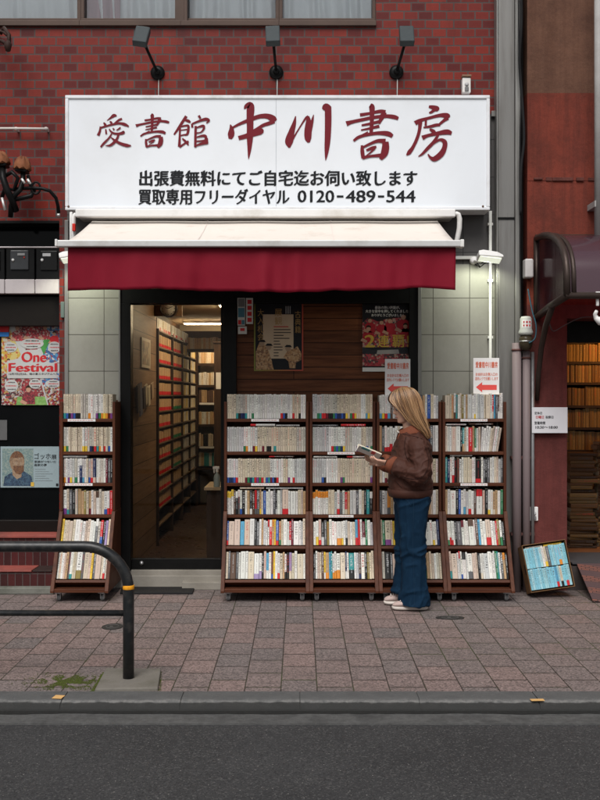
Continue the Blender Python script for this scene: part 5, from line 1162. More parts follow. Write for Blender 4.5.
flat(341,365.5,426,2,1,'r',None,.015,'red book lying flat over the second shelf row, middle bookcase')
flat(313.5,337,457.5,2,2,'w',None,.010,'white book lying flat at left over the third shelf row, middle bookcase')
flat(347,373,457,2,2,'w','r',.011,'white book with red end lying flat below the hands, middle bookcase')
flat(62.5,87,456.5,0,2,'g',None,.014,'grey white book lying flat on the third shelf row, leftmost bookcase')
flat(446,466,424.5,4,1,'g',None,.010,'grey book lying flat at left over the second shelf row, rightmost bookcase')
flat(470,493,424,4,1,'n',None,.010,'brown grey book lying flat at right over the second shelf row, rightmost bookcase')
flat(450,472,455.5,4,2,'w',None,.010,'white book lying flat over the third shelf row, rightmost bookcase')
flat(449,470,487,4,3,'n',None,.009,'brown book lying flat over the fourth shelf row, rightmost bookcase')

# ------------------------------------------------------------------ cardboard box of blue paperbacks
A,B,C_,D_=W(520,546,7.64),W(561,541,7.65),W(578.5,584.5,7.555),W(534,592,7.55)
ex=((B-A)+(C_-D_))*.5; wd=ex.length; ex.normalize(); ey=((D_-A)+(C_-B))*.5; ht=ey.length; ey=(ey-ex*ey.dot(ex)).normalized(); en=ex.cross(ey).normalized()
if en.y>0: en=-en
cen=(A+B+C_+D_)/4
BX=Matrix(((ex.x,-ey.x,-en.x,cen.x),(ex.y,-ey.y,-en.y,cen.y),(ex.z,-ey.z,-en.z,cen.z),(0,0,0,1)))   # local x right, y up the opening, z into the box
cb=thing('cardboard_box','tilted open cardboard box of blue paperbacks leaning by the red entrance','box',(cen.x,cen.y,0))
CARD=M('brown_cardboard',(.21,.115,.055),.85,.15,10,dirt=(.13,.07,.035)); CARDI=M('cardboard_inside',(.15,.085,.045),.9,.15,10)
hw,hh_,dp=wd/2,ht/2,.165
m=MB()
for a in ((-hw-.004,-hw,-hh_,hh_),(hw,hw+.004,-hh_,hh_),(-hw-.004,hw+.004,-hh_-.004,-hh_),(-hw-.004,hw+.004,hh_,hh_+.004)): m.box(a[0],a[1],a[2],a[3],0,dp,mat=BX)
m.box(-hw,hw,-hh_,hh_,dp,dp+.004,mat=BX); m.build('box_body',CARD,cb,.0015)
m=MB(); m.box(-hw-.006,-hw-.0045,-.04,.035,.035,.056,mat=BX); m.build('handle_hole',INTERIOR_DARK,cb,.002)
seqs=[S('L M L L M L M M L L L s/r M k^c L L/r M'),S('M L L M L M w c/y d. L M L L/o M L')]
for r in range(2):
    seq=seqs[r]; x=-hw+.006; y0=-hh_+.012+r*(hh_*.92); hgt=hh_*.88; ts=[rnd.uniform(.013,.019) for _ in seq]; kk=(wd-.014)/sum(ts)
    for i,(tok,t_) in enumerate(zip(seq,ts)):
        tok=tok.replace('.',''); t_*=kk; bc=tok[0]; band=None;bh=0
        if '/' in tok: band=tok[2]; bh=.25
        elif '^' in tok: band=tok[2]; bh=-.75
        # book axes in the box frame: x across, depth into the box, height up the opening
        mat=BX@Matrix.Translation((x+t_/2,y0,.012+rnd.uniform(0,.006)))@Matrix.Rotation(R(90),4,'X')
        mat=BX@Matrix(((1,0,0,x+t_/2),(0,0,1,y0),(0,1,0,.010+rnd.uniform(0,.006)),(0,0,0,1)))
        push(dict(mat=mat,w=t_*.96,h=hgt*(1+rnd.uniform(-.02,.02)),dep=.08,base=jit(PAL[bc],.08),bc=bc,band=band,bh=bh,ink=.06 if bc!='d' else .5,seed=rnd.random(),area=t_*hgt/54,case=9,row=r,i=i+1,n=len(seq),kind='box')); x+=t_
def tucked(u0,u1,v,c,label):
    mat=BX@Matrix.Translation((-hw+wd*u0,v,.03))@Matrix(((0,0,1,0),(1,0,0,0),(0,1,0,0),(0,0,0,1)))
    push(dict(mat=mat,w=.02,h=wd*(u1-u0),dep=.06,base=PAL[c],bc=c,band='y' if c=='y' else None,bh=0,ink=.08,seed=rnd.random(),area=1,case=9,row=3,i=0,n=0,kind='flat',label=label))
tucked(.07,.47,hh_-.022,'i','ivory book tucked sideways at the top left of the cardboard box')
tucked(.50,.93,hh_-.02,'y','yellow book tucked sideways at the top right of the cardboard box')

# the largest three hundred (less the held one) become objects, the rest one mass
BOOKS.sort(key=lambda d:-d['area'])
HMAP={0:'squat ',1:''}
for k,d in enumerate(BOOKS):
    band=PAL[d['band']] if d['band'] else (0,0,0)
    if k<299:
        bmb=BookMB(); bmb.add(Matrix.Identity(4),d['w'],d['h'],d['dep'],d['base'],band,d['bh'],d['ink'],d['seed']); o=bmb.build('book'); o.matrix_world=d['mat']
        if d['kind']=='flat': lab=d['label']
        else:
            th='thick ' if d['w']>.028 else ('thin ' if d['w']<.0135 else '')
            bd=f" with {CNAME[d['band']]} {'foot' if d['bh']>0 else 'top'} band" if d['band'] else ''
            if d['kind']=='box': lab=f"{th}{CNAME[d['bc']]} paperback{bd}, {ordn(d['i'])} from left in {'lower' if d['row']==0 else 'upper'} row of cardboard box"
            else:
                f=d['i']<=d['n']//2+1; pos=d['i'] if f else d['n']-d['i']+1
                pos='leftmost' if d['i']==1 else 'rightmost' if d['i']==d['n'] else f"{ordn(pos)} from {'left' if f else 'right'}"
                lab=f"{th}{CNAME[d['bc']]} book{bd}, {pos}, {ROWN[d['row']]}, {CASES[d['case']][2]}"
        tag(o,lab,'book','blue paperbacks in the cardboard box' if d['case']==9 else 'secondhand books on the street bookcases')
    else:
        STUFF.add(d['mat'],d['w'],d['h'],d['dep'],d['base'],band,d['bh'],d['ink'],d['seed'])
def stuff_row(p0,direction,L,n,h,seq,dep=.12,bands=None,var=.05,bh=.22,dim=1.0,rot=0):
    """distant books: spines facing -y turned by rot degrees about z, running along +x of that frame"""
    ts=[rnd.uniform(.7,1.3) for _ in range(n)]; k=L/sum(ts); x=0
    for i in range(n):
        t=ts[i]*k; c=rnd.choice(seq); bd=rnd.choice(bands) if bands else None
        mat=Matrix.Translation(p0)@Matrix.Rotation(R(rot),4,'Z')@Matrix.Translation((x+t/2,rnd.uniform(0,.008),0))
        STUFF.add(mat,t*.96,h*(1+rnd.uniform(-var,var)),dep,tuple(v*dim for v in jit(PAL[c],.12)),PAL[bd] if bd else (0,0,0),bh if bd else 0,.06,rnd.random()); x+=t

# ================================================================== INSIDE THE BOOKSHOP
ic=thing('wall_bookcase','long dark bookcase along the left wall inside the shop, full of tan paperbacks','bookcase',(-1.45,3.3,.11))
ZI=[.46+.1545*k for k in range(12)]; UY=[1.47,2.54,3.44,4.20,5.10]
for yv in UY:
    m=MB(); m.box(-1.59,-1.335,yv-.012,yv+.012,.11,2.17); m.build('upright',SHELFD,ic)
for z in [.30]+ZI:
    m=MB(); m.box(-1.59,-1.338,UY[0],UY[-1],z-.014,z); m.build('shelf',M('shelf_board',(.11,.07,.04),.5,.2),ic)
for bi in range(4):
    ya,yb_=UY[bi]+.015,UY[bi+1]-.015
    for r,z in enumerate(ZI):
        seq=['t','t','ttp','ctp'][0] if bi<2 else ('ciwy' if r>3 else 'cig'); bands=None
        if bi==0: bands='rrr' if r<11 else None
        elif bi==1: bands='GGG' if r in(2,3,4,6) else 'rr' if r>6 else None
        if r==11: seq='wwc' ; bands='rw'
        n=max(5,int((yb_-ya)/.022))
        stuff_row((-1.35,ya,z+.001),0,(yb_-ya)*rnd.uniform(.9,1.0),n,.112,seq,.1,bands,rot=90,bh=.3)
# books and shelf across the back
bc=thing('back_bookcase','dark bookcase across the back of the shop seen through the glass door','bookcase',(-1.1,5.0,.11))
ZB=[WZ(py,13.0) for py in (446,424,402.5,385,363.5)]
m=MB(); 
for z in ZB+[.6]: m.box(-1.33,-.3,4.92,5.2,z-.03,z)
m.build('shelf',SHELFD,bc)
m=MB()
for x in (-1.335,-.9,-.3): m.box(x-.015,x+.015,4.90,5.25,.11,ZB[-1]+.2)
m.build('upright',SHELFD,bc)
m=MB()
for z in (ZB[0],ZB[2]): m.box(-1.3,-.92,4.913,4.919,z-.028,z-.002)
m.build('shelf_label',PAPER,bc)
for r,z in enumerate(ZB): stuff_row((-1.31,4.93,z),0,.40,13,.16,['tck','ctw','nt','ciwt','cctw'][r],.12,None)
stuff_row((-1.31,4.93,.62),0,.4,13,.17,'cwte',.12)
ov=thing('hanging_shelf','high shelf of tan books hung across the back of the shop','shelf',(-1.2,4.0,2.05))
m=MB(); m.box(-1.59,-.55,3.95,4.2,WZ(351.5,11.95),WZ(349,11.95)); m.build('board',SHELFD,ov)
m=MB(); m.box(-1.59,-.55,4.2,4.22,WZ(351,12),WZ(330,12)); m.build('back',M('back_board',(.10,.06,.04),.6),ov)
stuff_row((-1.50,3.97,WZ(349,11.95)+.001),0,.72,26,.135,'tttpc',.12); stuff_row((-.80,3.96,WZ(349,11.95)+.001),0,.2,8,.2,'wwi',.12)
# dark standing cabinet at right with paper notice, counter with bottle
cbn=thing('standing_cabinet','dark wooden cabinet inside the shop beside the door frame','cabinet',(-.65,2.6,.11))
d=10.45; m=MB(); m.box(WX(214,d),-.2,d-8,3.4,.11,WZ(343,d)); m.build('body',wood_mat('dark_cabinet_wood',(.035,.020,.012),(.075,.042,.024),'z'),cbn,.004)
m=MB(); m.box(WX(212.5,d),-.18,d-8-.02,3.42,WZ(343,d),WZ(341.8,d)); m.build('top',SHELFD,cbn,.003)
m=MB(); m.box(WX(216,d),WX(223.6,d),d-8-.004,d-8,WZ(389,d),WZ(372.5,d)); o=m.build('paper_note',PAPER); tag(o,'white paper note taped to the dark cabinet inside the shop','notice')
ct=thing('counter','pale wooden counter edge inside the glass door','counter',(-.6,.6,.11))
d=8.45; m=MB(); m.box(WX(204,d),-.2,d-8,1.0,WZ(490.5,d),WZ(487.3,d)); m.build('top',M('pale_wood',(.36,.27,.17),.5,.15,8),ct,.004)
m=MB(); m.box(WX(206,d),-.2,d-8+.05,.98,.11,WZ(490.5,d)); m.build('panel',M('counter_panel',(.035,.022,.016),.5,.2),ct)
sp=thing('spray_bottle','clear spray bottle with white trigger on the counter inside the door','bottle',W(217,487.3,8.5))
c=W(217,487.3,8.5); h=.0085; m=MB(); m.lathe((c.x,c.y,c.z),[(.0,0),(.026,.0),(.028,.01),(.028,.085),(.022,.105),(.011,.118),(.011,.128)],'z',20); m.build('bottle_body',M('cloudy_plastic',(.25,.30,.29),.3,.1,20),sp)
m=MB(); m.lathe((c.x,c.y,c.z),[(.013,.128),(.013,.145),(.010,.150),(.010,.158)],'z',16); m.box(c.x-.036,c.x+.02,c.y-.01,c.y+.01,c.z+.155,c.z+.178); m.box(c.x-.03,c.x-.02,c.y-.006,c.y+.006,c.z+.12,c.z+.158); m.build('trigger_head',WHITEP,sp,.003)
# clock, framed picture, hung leaflets, ceiling lamps
ck=thing('wall_clock','round dark rimmed wall clock high inside the shop','clock',W(168.5,308,9.3))
c=W(168.5,308.5,9.3); m=MB(); m.lathe(c,[(.066,.012),(.070,-.010),(.080,-.014),(.084,.0),(.084,.03),(0,.03)],'y',32); m.build('rim',M('clock_rim',(.03,.022,.02),.3),ck)
m=MB(); m.lathe(c,[(0,-.004),(.069,-.004),(.069,.006),(0,.006)],'y',32); m.build('face',M('clock_face',(.55,.52,.48),.5,.05),ck)
m=MB()
for k in range(12): a=R(30*k); m.box(c.x+.056*math.sin(a)-.003,c.x+.056*math.sin(a)+.003,c.y-.007,c.y-.004,c.z+.056*math.cos(a)-.005,c.z+.056*math.cos(a)+.005)
for a,L in ((R(65),.045),(R(285),.03)): m.tube([(c.x,c.y-.006,c.z),(c.x+L*math.sin(a),c.y-.006,c.z+L*math.cos(a))],.003,6)
m.build('hands',INK,ck)
m=MB(); m.box(-1.6,-1.1,c.y+.03,c.y+.05,WZ(316,9.3)+.0,RZ); m.build('beam',INW,bb)
fp=thing('framed_picture','small framed picture on the panelled wall just inside the door','picture',(RX0,1.0,1.95))
ya,yb_=.52,1.02
m=MB(); m.box(RX0,RX0+.012,ya,yb_,WZ(368,8.75),WZ(338.5,8.75)); m.build('frame',M('pale_frame',(.42,.36,.28),.5),fp)
m=MB(); m.box(RX0+.012,RX0+.014,ya+.05,yb_-.05,WZ(365,8.75),WZ(341.5,8.75)); m.build('print',noisef('muted_print',[(.25,.16,.10),(.18,.14,.10),(.32,.25,.16),(.12,.10,.09)],22),fp)
m=MB()
mats=[M('leaf_a',(.10,.10,.13),.6),M('leaf_b',(.42,.36,.26),.6),M('leaf_c',(.05,.04,.04),.6),M('leaf_d',(.30,.22,.15),.6)]
for i,(ya,z0,z1,mi) in enumerate([(.22,1.39,1.62,2),(.34,1.36,1.63,0),(.52,1.42,1.60,2),(.62,1.45,1.62,1),(.78,1.44,1.61,1),(.98,1.5,1.64,3)]):
    t=thing('leaflet',['black leaflet hung nearest the door on the panelled wall','slate blue leaflet hung on the panelled wall inside the door','black slim leaflet between the blue and cream leaflets','cream leaflet hung on the panelled wall inside the door','second cream leaflet from the left, hung deeper in the shop','tan leaflet hung nearest the inside bookcase'][i],'leaflet',(RX0,ya,z0),'leaflets hung inside the door')
    mt=Matrix.Translation((RX0+.02,ya,z0))@Matrix.Rotation(R(10),4,'X'); m=MB(); m.box(0,.012,0,.12,0,z1-z0,mat=mt); m.build('sheet',mats[mi],t)
def clamp_(name,label,x0,x1,y0,y1):
    t=thing('ceiling_light',label,'light',((x0+x1)/2,(y0+y1)/2,RZ),'strip lights on the shop ceiling')
    m=MB(); m.box(x0-.02,x1+.02,y0-.02,y1+.02,RZ-.03,RZ); m.build('housing',WHITEP,t)
    m=MB(); m.box(x0,x1,y0,y1,RZ-.042,RZ-.03); m.build('tube',lamp_mat('strip_glow',(1,.82,.54),36),t)
clamp_('a','lit strip light across the far end of the shop ceiling',-1.45,-.35,4.55,4.62)
clamp_('b','lit strip light at the top right corner of the glass door',-.80,-.74,1.0,2.6)
# ================================================================== INSIDE THE RIGHT SHOP
rs=thing('warm_bookcase','tall dark bookcase of old brown books inside the right entrance','bookcase',(2.9,1.1,.05))
d=9.05; y=d-8; ZR=[WZ(py,d) for py in (545,520,497,473,450,427.5,405.5,382.5,361.5)]
m=MB()
for z in ZR: m.box(2.34,4.3,y,y+.3,z-.022,z)
m.build('shelf',SHELFD,rs)
m=MB()
for x in (2.33,3.3,4.3): m.box(x-.012,x+.012,y,y+.3,.05,ZR[-1]+.3)
m.box(2.33,4.3,y+.3,y+.32,.05,ZR[-1]+.3); m.build('upright',SHELFD,rs)
OLD={'O':(.22,.12,.04),'P':(.16,.078,.03),'Q':(.27,.16,.06),'U':(.09,.042,.018)}
PAL.update(OLD)
for r,z in enumerate(ZR):
    x=2.36
    while x<4.2:
        n=rnd.randint(5,9); L=n*rnd.uniform(.024,.034); L=min(L,4.25-x); 
        if L<.05: break
        stuff_row((x,y+.015,z+.001),0,L,n,rnd.choice([.155,.16,.17]),rnd.choice(['OQ','O','PQ','OP','U','QQO']),.2,None,var=.03); x+=L+.003
    if r>2: stuff_row((2.4+.2*rnd.random(),y+.03,z+.001),0,.0001,1,.001,'O')
st=BookMB()
for sx,sy,zt in ((2.36,.72,1.03),(2.62,.80,1.10),(2.86,.78,.9),(2.3,.95,.85),(3.1,.85,1.0)):   # stacks lying flat on the floor
    z=.206
    while z<zt:
        th=rnd.uniform(.018,.04); L=rnd.uniform(.19,.25); c=rnd.choice('OPQUUP')
        mat=Matrix.Translation((sx+rnd.uniform(-.012,.012),sy+rnd.uniform(-.01,.01),z+th/2))@Matrix.Rotation(R(rnd.uniform(-6,6)),4,'Z')@Matrix.Rotation(R(90),4,'Y')
        STUFF.add(mat,th*.95,L,.17,tuple(v*.5 for v in jit(PAL[c],.3)),seed=rnd.random(),ink=.05); z+=th
o=STUFF.build('books'); tag(o,'mass of smaller secondhand books on upper shelves and inside both shops','books',kind='stuff')
# ================================================================== THE WOMAN READING
YC=-.76; DP=8+YC
pr=thing('person','woman with long blond hair, brown jacket and wide jeans, reading at the bookcases','person',(WX(411,DP),YC,0))
def px3(px,py,y=YC): return Vector((WX(px,DP),y,WZ(py,DP)))
def ell(cx,cy,z,fx,bx,hw,n=28,pw=2.3,tilt=0):
    """horizontal ring: from x=fx (front) to x=bx (back), half width hw in y"""
    c=(fx+bx)/2; a=(bx-fx)/2; ring=[]
    for k in range(n):
        q=2*math.pi*k/n; ca,sa=math.cos(q),math.sin(q)
        ring.append(Vector((c+a*math.copysign(abs(ca)**(2/pw),ca),cy+hw*math.copysign(abs(sa)**(2/pw),sa),z+tilt*ca)))
    return ring
def interp_rows(rows,n):
    out=[]
    for k in range(n):
        t=k/(n-1)*(len(rows)-1); i=min(int(t),len(rows)-2); s=t-i
        a=rows[max(0,i-1)];b_=rows[i];c=rows[i+1];d=rows[min(len(rows)-1,i+2)]
        out.append(tuple(.5*((2*q)+(r_-p)*s+(2*p-5*q+4*r_-u)*s*s+(3*q-p-3*r_+u)*s**3) for p,q,r_,u in zip(a,b_,c,d)))
    return out
# ---- head in its own frame, facing -x
HC=px3(406.3,405.5); HT=Matrix.Translation(HC)@Matrix.Rotation(R(0),4,'Z')@Matrix.Rotation(R(-13),4,'Y')@Matrix.Rotation(R(10),4,'Z')
rows=[(-.120,-.062,-.012,.020),(-.110,-.082,.0,.036),(-.094,-.086,.02,.047),(-.074,-.088,.05,.057),(-.054,-.091,.074,.064),(-.032,-.092,.090,.069),(-.008,-.089,.097,.073),(.012,-.096,.100,.075),(.036,-.098,.103,.076),(.066,-.092,.101,.073),(.09,-.074,.09,.064),(.106,-.05,.068,.046),(.114,-.02,.04,.022)]
body=MB(); R_=[]
for z,f,b_,hw in interp_rows(rows,40):
    ring=ell(0,0,z,f,b_,hw,44,2.15)
    out=[]
    for p in ring:
        if p.x<0:
            g=math.exp(-(p.y/.0105)**2)
            nose=(.024*max(0,min(1,(.010-z)/.046)) if z>-.037 else .024*max(0,1-(-.037-z)/.010)) if z<.01 else 0
            lips=.0045*math.exp(-((z+.0605)/.005)**2)+.005*math.exp(-((z+.0735)/.005)**2)
            gl=math.exp(-(p.y/.02)**2); chin=.006*math.exp(-((z+.103)/.012)**2)
            eye=-.005*math.exp(-((z+.006)/.010)**2)*(math.exp(-((abs(p.y)-.031)/.013)**2))
            p.x-= nose*g+lips*gl+chin*gl+eye
        out.append(HT@p)
    R_.append(out)
body.loft(R_)
# neck and trunk
body.tube([HT@Vector((.022,0,-.06)),px3(409.5,425),px3(411.5,434),px3(412,446)],[.050,.050,.055,.085],20)
tr=[(505,398,428,.15),(492,397,428,.155),(478,396,427,.14),(462,394.5,428,.155),(450,396,428,.175),(442,399,427,.165),(436,403,424,.10)]
body.loft([ell(0,YC,WZ(a,DP),WX(b_,DP),WX(c,DP),hw,28) for a,b_,c,hw in interp_rows(tr,16)])
def limb(pts,rs,n=16): body.tube(pts,rs,n)
def cat(P,k=5):
    Q=[]
    for i in range(len(P)-1):
        a=P[max(0,i-1)];b_=P[i];c=P[i+1];d=P[min(len(P)-1,i+2)]
        for j in range(k):
            s=j/k; Q.append(.5*((2*b_)+(c-a)*s+(2*a-5*b_+4*c-d)*s*s+(3*b_-a-3*c+d)*s**3))
    Q.append(P[-1]); return Q
WN=px3(387.2,461.8,-.872); WF=px3(383,462.5,-.655)          # wrists
SN=px3(415,444,-.93); SF=px3(413,444,-.60); EN=px3(415.5,474,-.985); EF=px3(412,474,-.575)
for s_,e_,w__ in ((SN,EN,WN),(SF,EF,WF)):
    limb([s_,(s_+e_)/2,e_,(e_+w__)/2+Vector((0,0,-.003)),w__],[.052,.046,.040,.036,.024])
# legs inside the jeans
for ya,pxh,pyb,dd in ((-.83,412,601,7.17),(-.665,405,593,7.33)):
    limb([px3(411,492,ya*.5+YC*.5),Vector((WX(411,dd),ya,.62)),Vector((WX(411,dd),ya,.45)),Vector((WX(pxh+2,dd),ya,.10))],[.085,.065,.052,.036])
# ---- hands: palm, four bent fingers, thumb
def hand(wr,side,palm_dir,up,fing):
    """wr wrist, palm_dir unit vector along the hand, up = back-of-hand normal"""
    u=palm_dir.normalized(); v=up-u*up.dot(u); v.normalize(); s=u.cross(v)*side
    rings=[]
    for t,hw,ht_ in ((-.012,.020,.017),(.01,.023,.016),(.035,.032,.0145),(.062,.038,.013),(.082,.037,.011)):
        c=wr+u*t; rings.append([c+s*(hw*math.cos(2*math.pi*k/14))+v*(ht_*math.sin(2*math.pi*k/14)) for k in range(14)])
    body.loft(rings)
    for i,(L,off,curl) in enumerate(fing):
        b0=wr+u*.070+s*off; ang=0; p=b0; pts=[p-u*.012,p]; 
        for seg,fr in enumerate((.46,.31,.23)):
            ang+=curl*(1.0 if seg==0 else 1.15); dv=u*math.cos(ang)-v*math.sin(ang)+s*off*1.1; p=p+dv.normalized()*L*fr; pts.append(p)
        body.tube(cat(pts,3),[.0088]*4+[.0082]*3+[.0078]*3+[.0072]*2+[.0045],10)
    # thumb leaves the side of the palm near its base
    b0=wr+u*.024-s*.022; pts=[b0+s*.010,b0+u*.016-s*.012+v*.002,b0+u*.044-s*.014+v*.012,b0+u*.070-s*.006+v*.018]
    body.tube(cat(pts,3),[.0125]*3+[.0115]*3+[.0098]*2+[.009,.006],10)
BK_A=px3(356.3,450.3); BK_B=px3(378.5,459.3)        # far and near ends of the book's spine line
BU=(BK_B-BK_A).normalized(); BL=(BK_B-BK_A).length
F4=[(.068,-.027,.20),(.076,-.009,.24),(.071,.009,.28),(.056,.026,.34)]
# palms face up under the book's outer edges; thumbs lie over the pages
hand(WN,1,Vector((-1,.16,.10)),Vector((.05,-.42,-.9)),F4)
hand(WF,-1,Vector((-1,-.10,.12)),Vector((.05,.42,-.9)),F4)
SK,nt,b=new_mat('skin'); co=coords(nt)
c=mixc(nt,noise_(nt,co,22,4),(.46,.255,.175),(.58,.345,.25)); nt.links.new(c,b.inputs['Base Color']); b.inputs['Roughness'].default_value=.5; b.inputs['Subsurface Weight'].default_value=.15; b.inputs['Subsurface Radius'].default_value=(.01,.004,.002); b.inputs['Subsurface Scale'].default_value=.5
def remesh(o,vox,smooth=6,fac=.5):
    m=o.modifiers.new('r','REMESH'); m.mode='VOXEL'; m.voxel_size=vox; m.use_smooth_shade=True
    s=o.modifiers.new('s','SMOOTH'); s.iterations=smooth; s.factor=fac
    real(o)
    for p in o.data.polygons: p.use_smooth=True
bo=body.build('body',SK,pr); remesh(bo,.0042,3,.45)
# eyes, brows, mouth
for sy in (-1,1):
    m=MB(); m.sphere(HT@Vector((-.0795,.030*sy,-.007)),.0125,14); m.build('eye',M('eye_white',(.6,.56,.53),.3),pr)
    m=MB(); m.sphere(HT@Vector((-.0865,.031*sy,-.012)),.0065,10); m.build('iris',M('iris_brown',(.05,.035,.02),.3),pr)
    m=MB(); m.tube([HT@Vector((-.0935,.016*sy,.012)),HT@Vector((-.0925,.032*sy,.016)),HT@Vector((-.080,.048*sy,.012))],[.003,.0035,.0015],8); m.build('eyebrow',M('brow_hair',(.16,.09,.045),.7),pr)
    m=MB(); m.tube([HT@Vector((-.0895,.019*sy,-.008)),HT@Vector((-.0925,.031*sy,-.006)),HT@Vector((-.083,.043*sy,-.008))],[.0015,.002,.001],6); m.build('eyelash',M('lash',(.03,.02,.015),.7),pr)
m=MB(); m.tube([HT@Vector((-.083,-.022,-.068)),HT@Vector((-.0955,-.009,-.0655)),HT@Vector((-.0975,0,-.0665)),HT@Vector((-.0955,.009,-.0655)),HT@Vector((-.083,.022,-.068))],[.001,.0035,.004,.0035,.001],8); m.build('mouth',M('lip',(.38,.13,.11),.45),pr)
# ---- hair
hair=MB(); HR=random.Random(5)
FRONT=[(399,387.9),(391.6,392.5),(388.9,400),(394,406),(400,412.5),(407,420.5),(416,427),(425,433)]
MID=[(402,386.9),(400,389.5),(402,398),(406,410),(411,419),(417,427),(423,433),(427,439)]
BACK=[(406,386.9),(414,389),(420,396),(422.6,405),(424,414),(426.3,422),(428,430),(429.2,437.5)]
def hpath(t,lay):
    P=[]
    for k in range(8):
        f,mm_,b_=FRONT[k],MID[k],BACK[k]
        if t<.5: s=t*2; x=f[0]+(mm_[0]-f[0])*s; y=f[1]+(mm_[1]-f[1])*s
        else: s=t*2-1; x=mm_[0]+(b_[0]-mm_[0])*s; y=mm_[1]+(b_[1]-mm_[1])*s
        P.append((x,y))
    return P
YS=[.004,.050,.082,.092,.094,.092,.088,.084]
YF0=[.004,.034,.060,.080,.090,.090,.088,.084]; YB0=[.003,.014,.02,.024,.026,.028,.03,.03]
def hair_pts(t,side,jx=0,jr=1.0):
    pts=[]
    for k,(x,y) in enumerate(hpath(t,0)):
        yo=(YF0[k]*(1-t*2)+YS[k]*t*2) if t<.5 else YS[k]*max(0,1-(2*t-1)**2.4)**.5+YB0[k]*(2*t-1)*.5
        p=px3(x,y,YC+side*yo*jr); pts.append(p+Vector((jx*k/7,0,0)))
    return pts
cap=[]
for z,fr,bk,hw in interp_rows([(-.05,.045,.092,.060),(-.02,.03,.102,.072),(.01,.0,.105,.077),(.04,-.055,.106,.078),(.068,-.086,.104,.076),(.093,-.079,.092,.067),(.109,-.055,.072,.050),(.118,-.026,.046,.027)],20):
    cap.append([HT@p for p in ell(0,0,z,fr,bk,hw,30,2.1)])
hair.loft(cap,2)
for side in (-1,1):
    rows_=[cat(hair_pts(i/24,side,0,.955),4) for i in range(25)]
    n0=len(hair.v); hair.loft(rows_,4,closed=False,caps=False)
    for i in range(430 if side<0 else 160):
        t=HR.random()**.9; jr=HR.uniform(.96,1.05); P=hair_pts(t,side,HR.gauss(0,.004),jr)
        L=HR.uniform(.86,1.04); P=cat(P,4); w0=HR.uniform(.0009,.0026); n=len(P)
        ph=HR.uniform(0,6.3); amp=HR.uniform(.0,.0022)
        P=[p+Vector((amp*math.sin(ph+k*.45),amp*math.cos(ph+k*.4),0)) for k,p in enumerate(P)]
        if L<1: P=P[:max(8,int(n*L))]; n=len(P)
        hair.tube(P,[w0*(.55+.9*math.sin(math.pi*min(1,(k+.6)/n*1.02))**.6)*(1 if k<n-4 else (n-k)/5+.1) for k in range(n)],5,HR.choice([0,0,1,2,2,3]) if mnoise.noise((t*9,side*3,1))<.12 else HR.choice([1,3,3,0]))
for i in range(46):     # loose flyaway strands
    side=-1 if i%3 else 1; t=HR.random(); P=cat(hair_pts(t,side,HR.gauss(0,.012),HR.uniform(1.03,1.14)),4); ph=HR.uniform(0,6.3); am=HR.uniform(.002,.006)
    P=[p+Vector((am*math.sin(ph+k*.3),am*math.cos(ph+k*.25),.3*am*math.sin(k*.5))) for k,p in enumerate(P)]; P=P[HR.randint(2,9):]
    hair.tube(P,[.0011]*(len(P)-2)+[.0007,.0003],4,HR.choice([0,1,3]))
def hair_mat(nm,c):
    m,nt,b=new_mat(nm); co=coords(nt); mp=N(nt,'ShaderNodeMapping'); mp.inputs['Scale'].default_value=(60,60,6); nt.links.new(co,mp.inputs[0])
    nt.links.new(mixc(nt,noise_(nt,mp.outputs[0],2,4),tuple(x*.6 for x in c),tuple(x*1.3 for x in c)),b.inputs['Base Color']); b.inputs['Roughness'].default_value=.38; b.inputs['Specular IOR Level'].default_value=.5; return m
ho=hair.build('hair',[hair_mat('hair_gold',(.185,.088,.036)),hair_mat('hair_blond',(.23,.12,.052)),hair_mat('hair_brown',(.050,.022,.010)),hair_mat('hair_light',(.38,.225,.11)),hair_mat('hair_root',(.08,.038,.018))],pr)
# ---- jacket
def folds(o,fn):
    me=o.data; no=[v.normal.copy() for v in me.vertices]
    for v,n in zip(me.vertices,no): v.co+=n*fn(v.co)
    me.update()
jk=MB()
tr=[(493.5,390,430.5,.165),(488,388.8,431.5,.178),(478,388.2,431.3,.18),(468,389,431.2,.18),(458,391,431,.182),(449,393.3,430.4,.182),(442,396,428.8,.175),(436.5,398.5,425.5,.145),(431,400,422,.085)]
jk.loft([ell(0,YC,WZ(a,DP),WX(b_,DP),WX(c,DP),hw,36,2.5) for a,b_,c,hw in interp_rows(tr,26)])
for s_,e_,w__ in ((SN,EN,WN),(SF,EF,WF)):
    dirw=(w__-e_).normalized(); cu=w__-dirw*.010
    jk.tube(cat([s_+Vector((0,.03 if s_.y<YC else -.03,.016)),s_+Vector((.004,0,-.03)),(s_+e_)/2+Vector((.012,0,0)),e_+Vector((.004,0,.012)),e_*.55+w__*.45+Vector((0,0,.0)),cu],5),[.070]*3+[.074]*5+[.073]*6+[.074]*5+[.066]*4+[.060]*3,20)
JK=fabric_mat('jacket_cloth',(.058,.023,.016),.15,.15,9,(1,1,.7),500,.62,(.085,.037,.027),.008)
JK.node_tree.nodes['Principled BSDF'].inputs['Specular IOR Level'].default_value=.15
jo=jk.build('jacket',JK,pr); remesh(jo,.0055,3,.5)
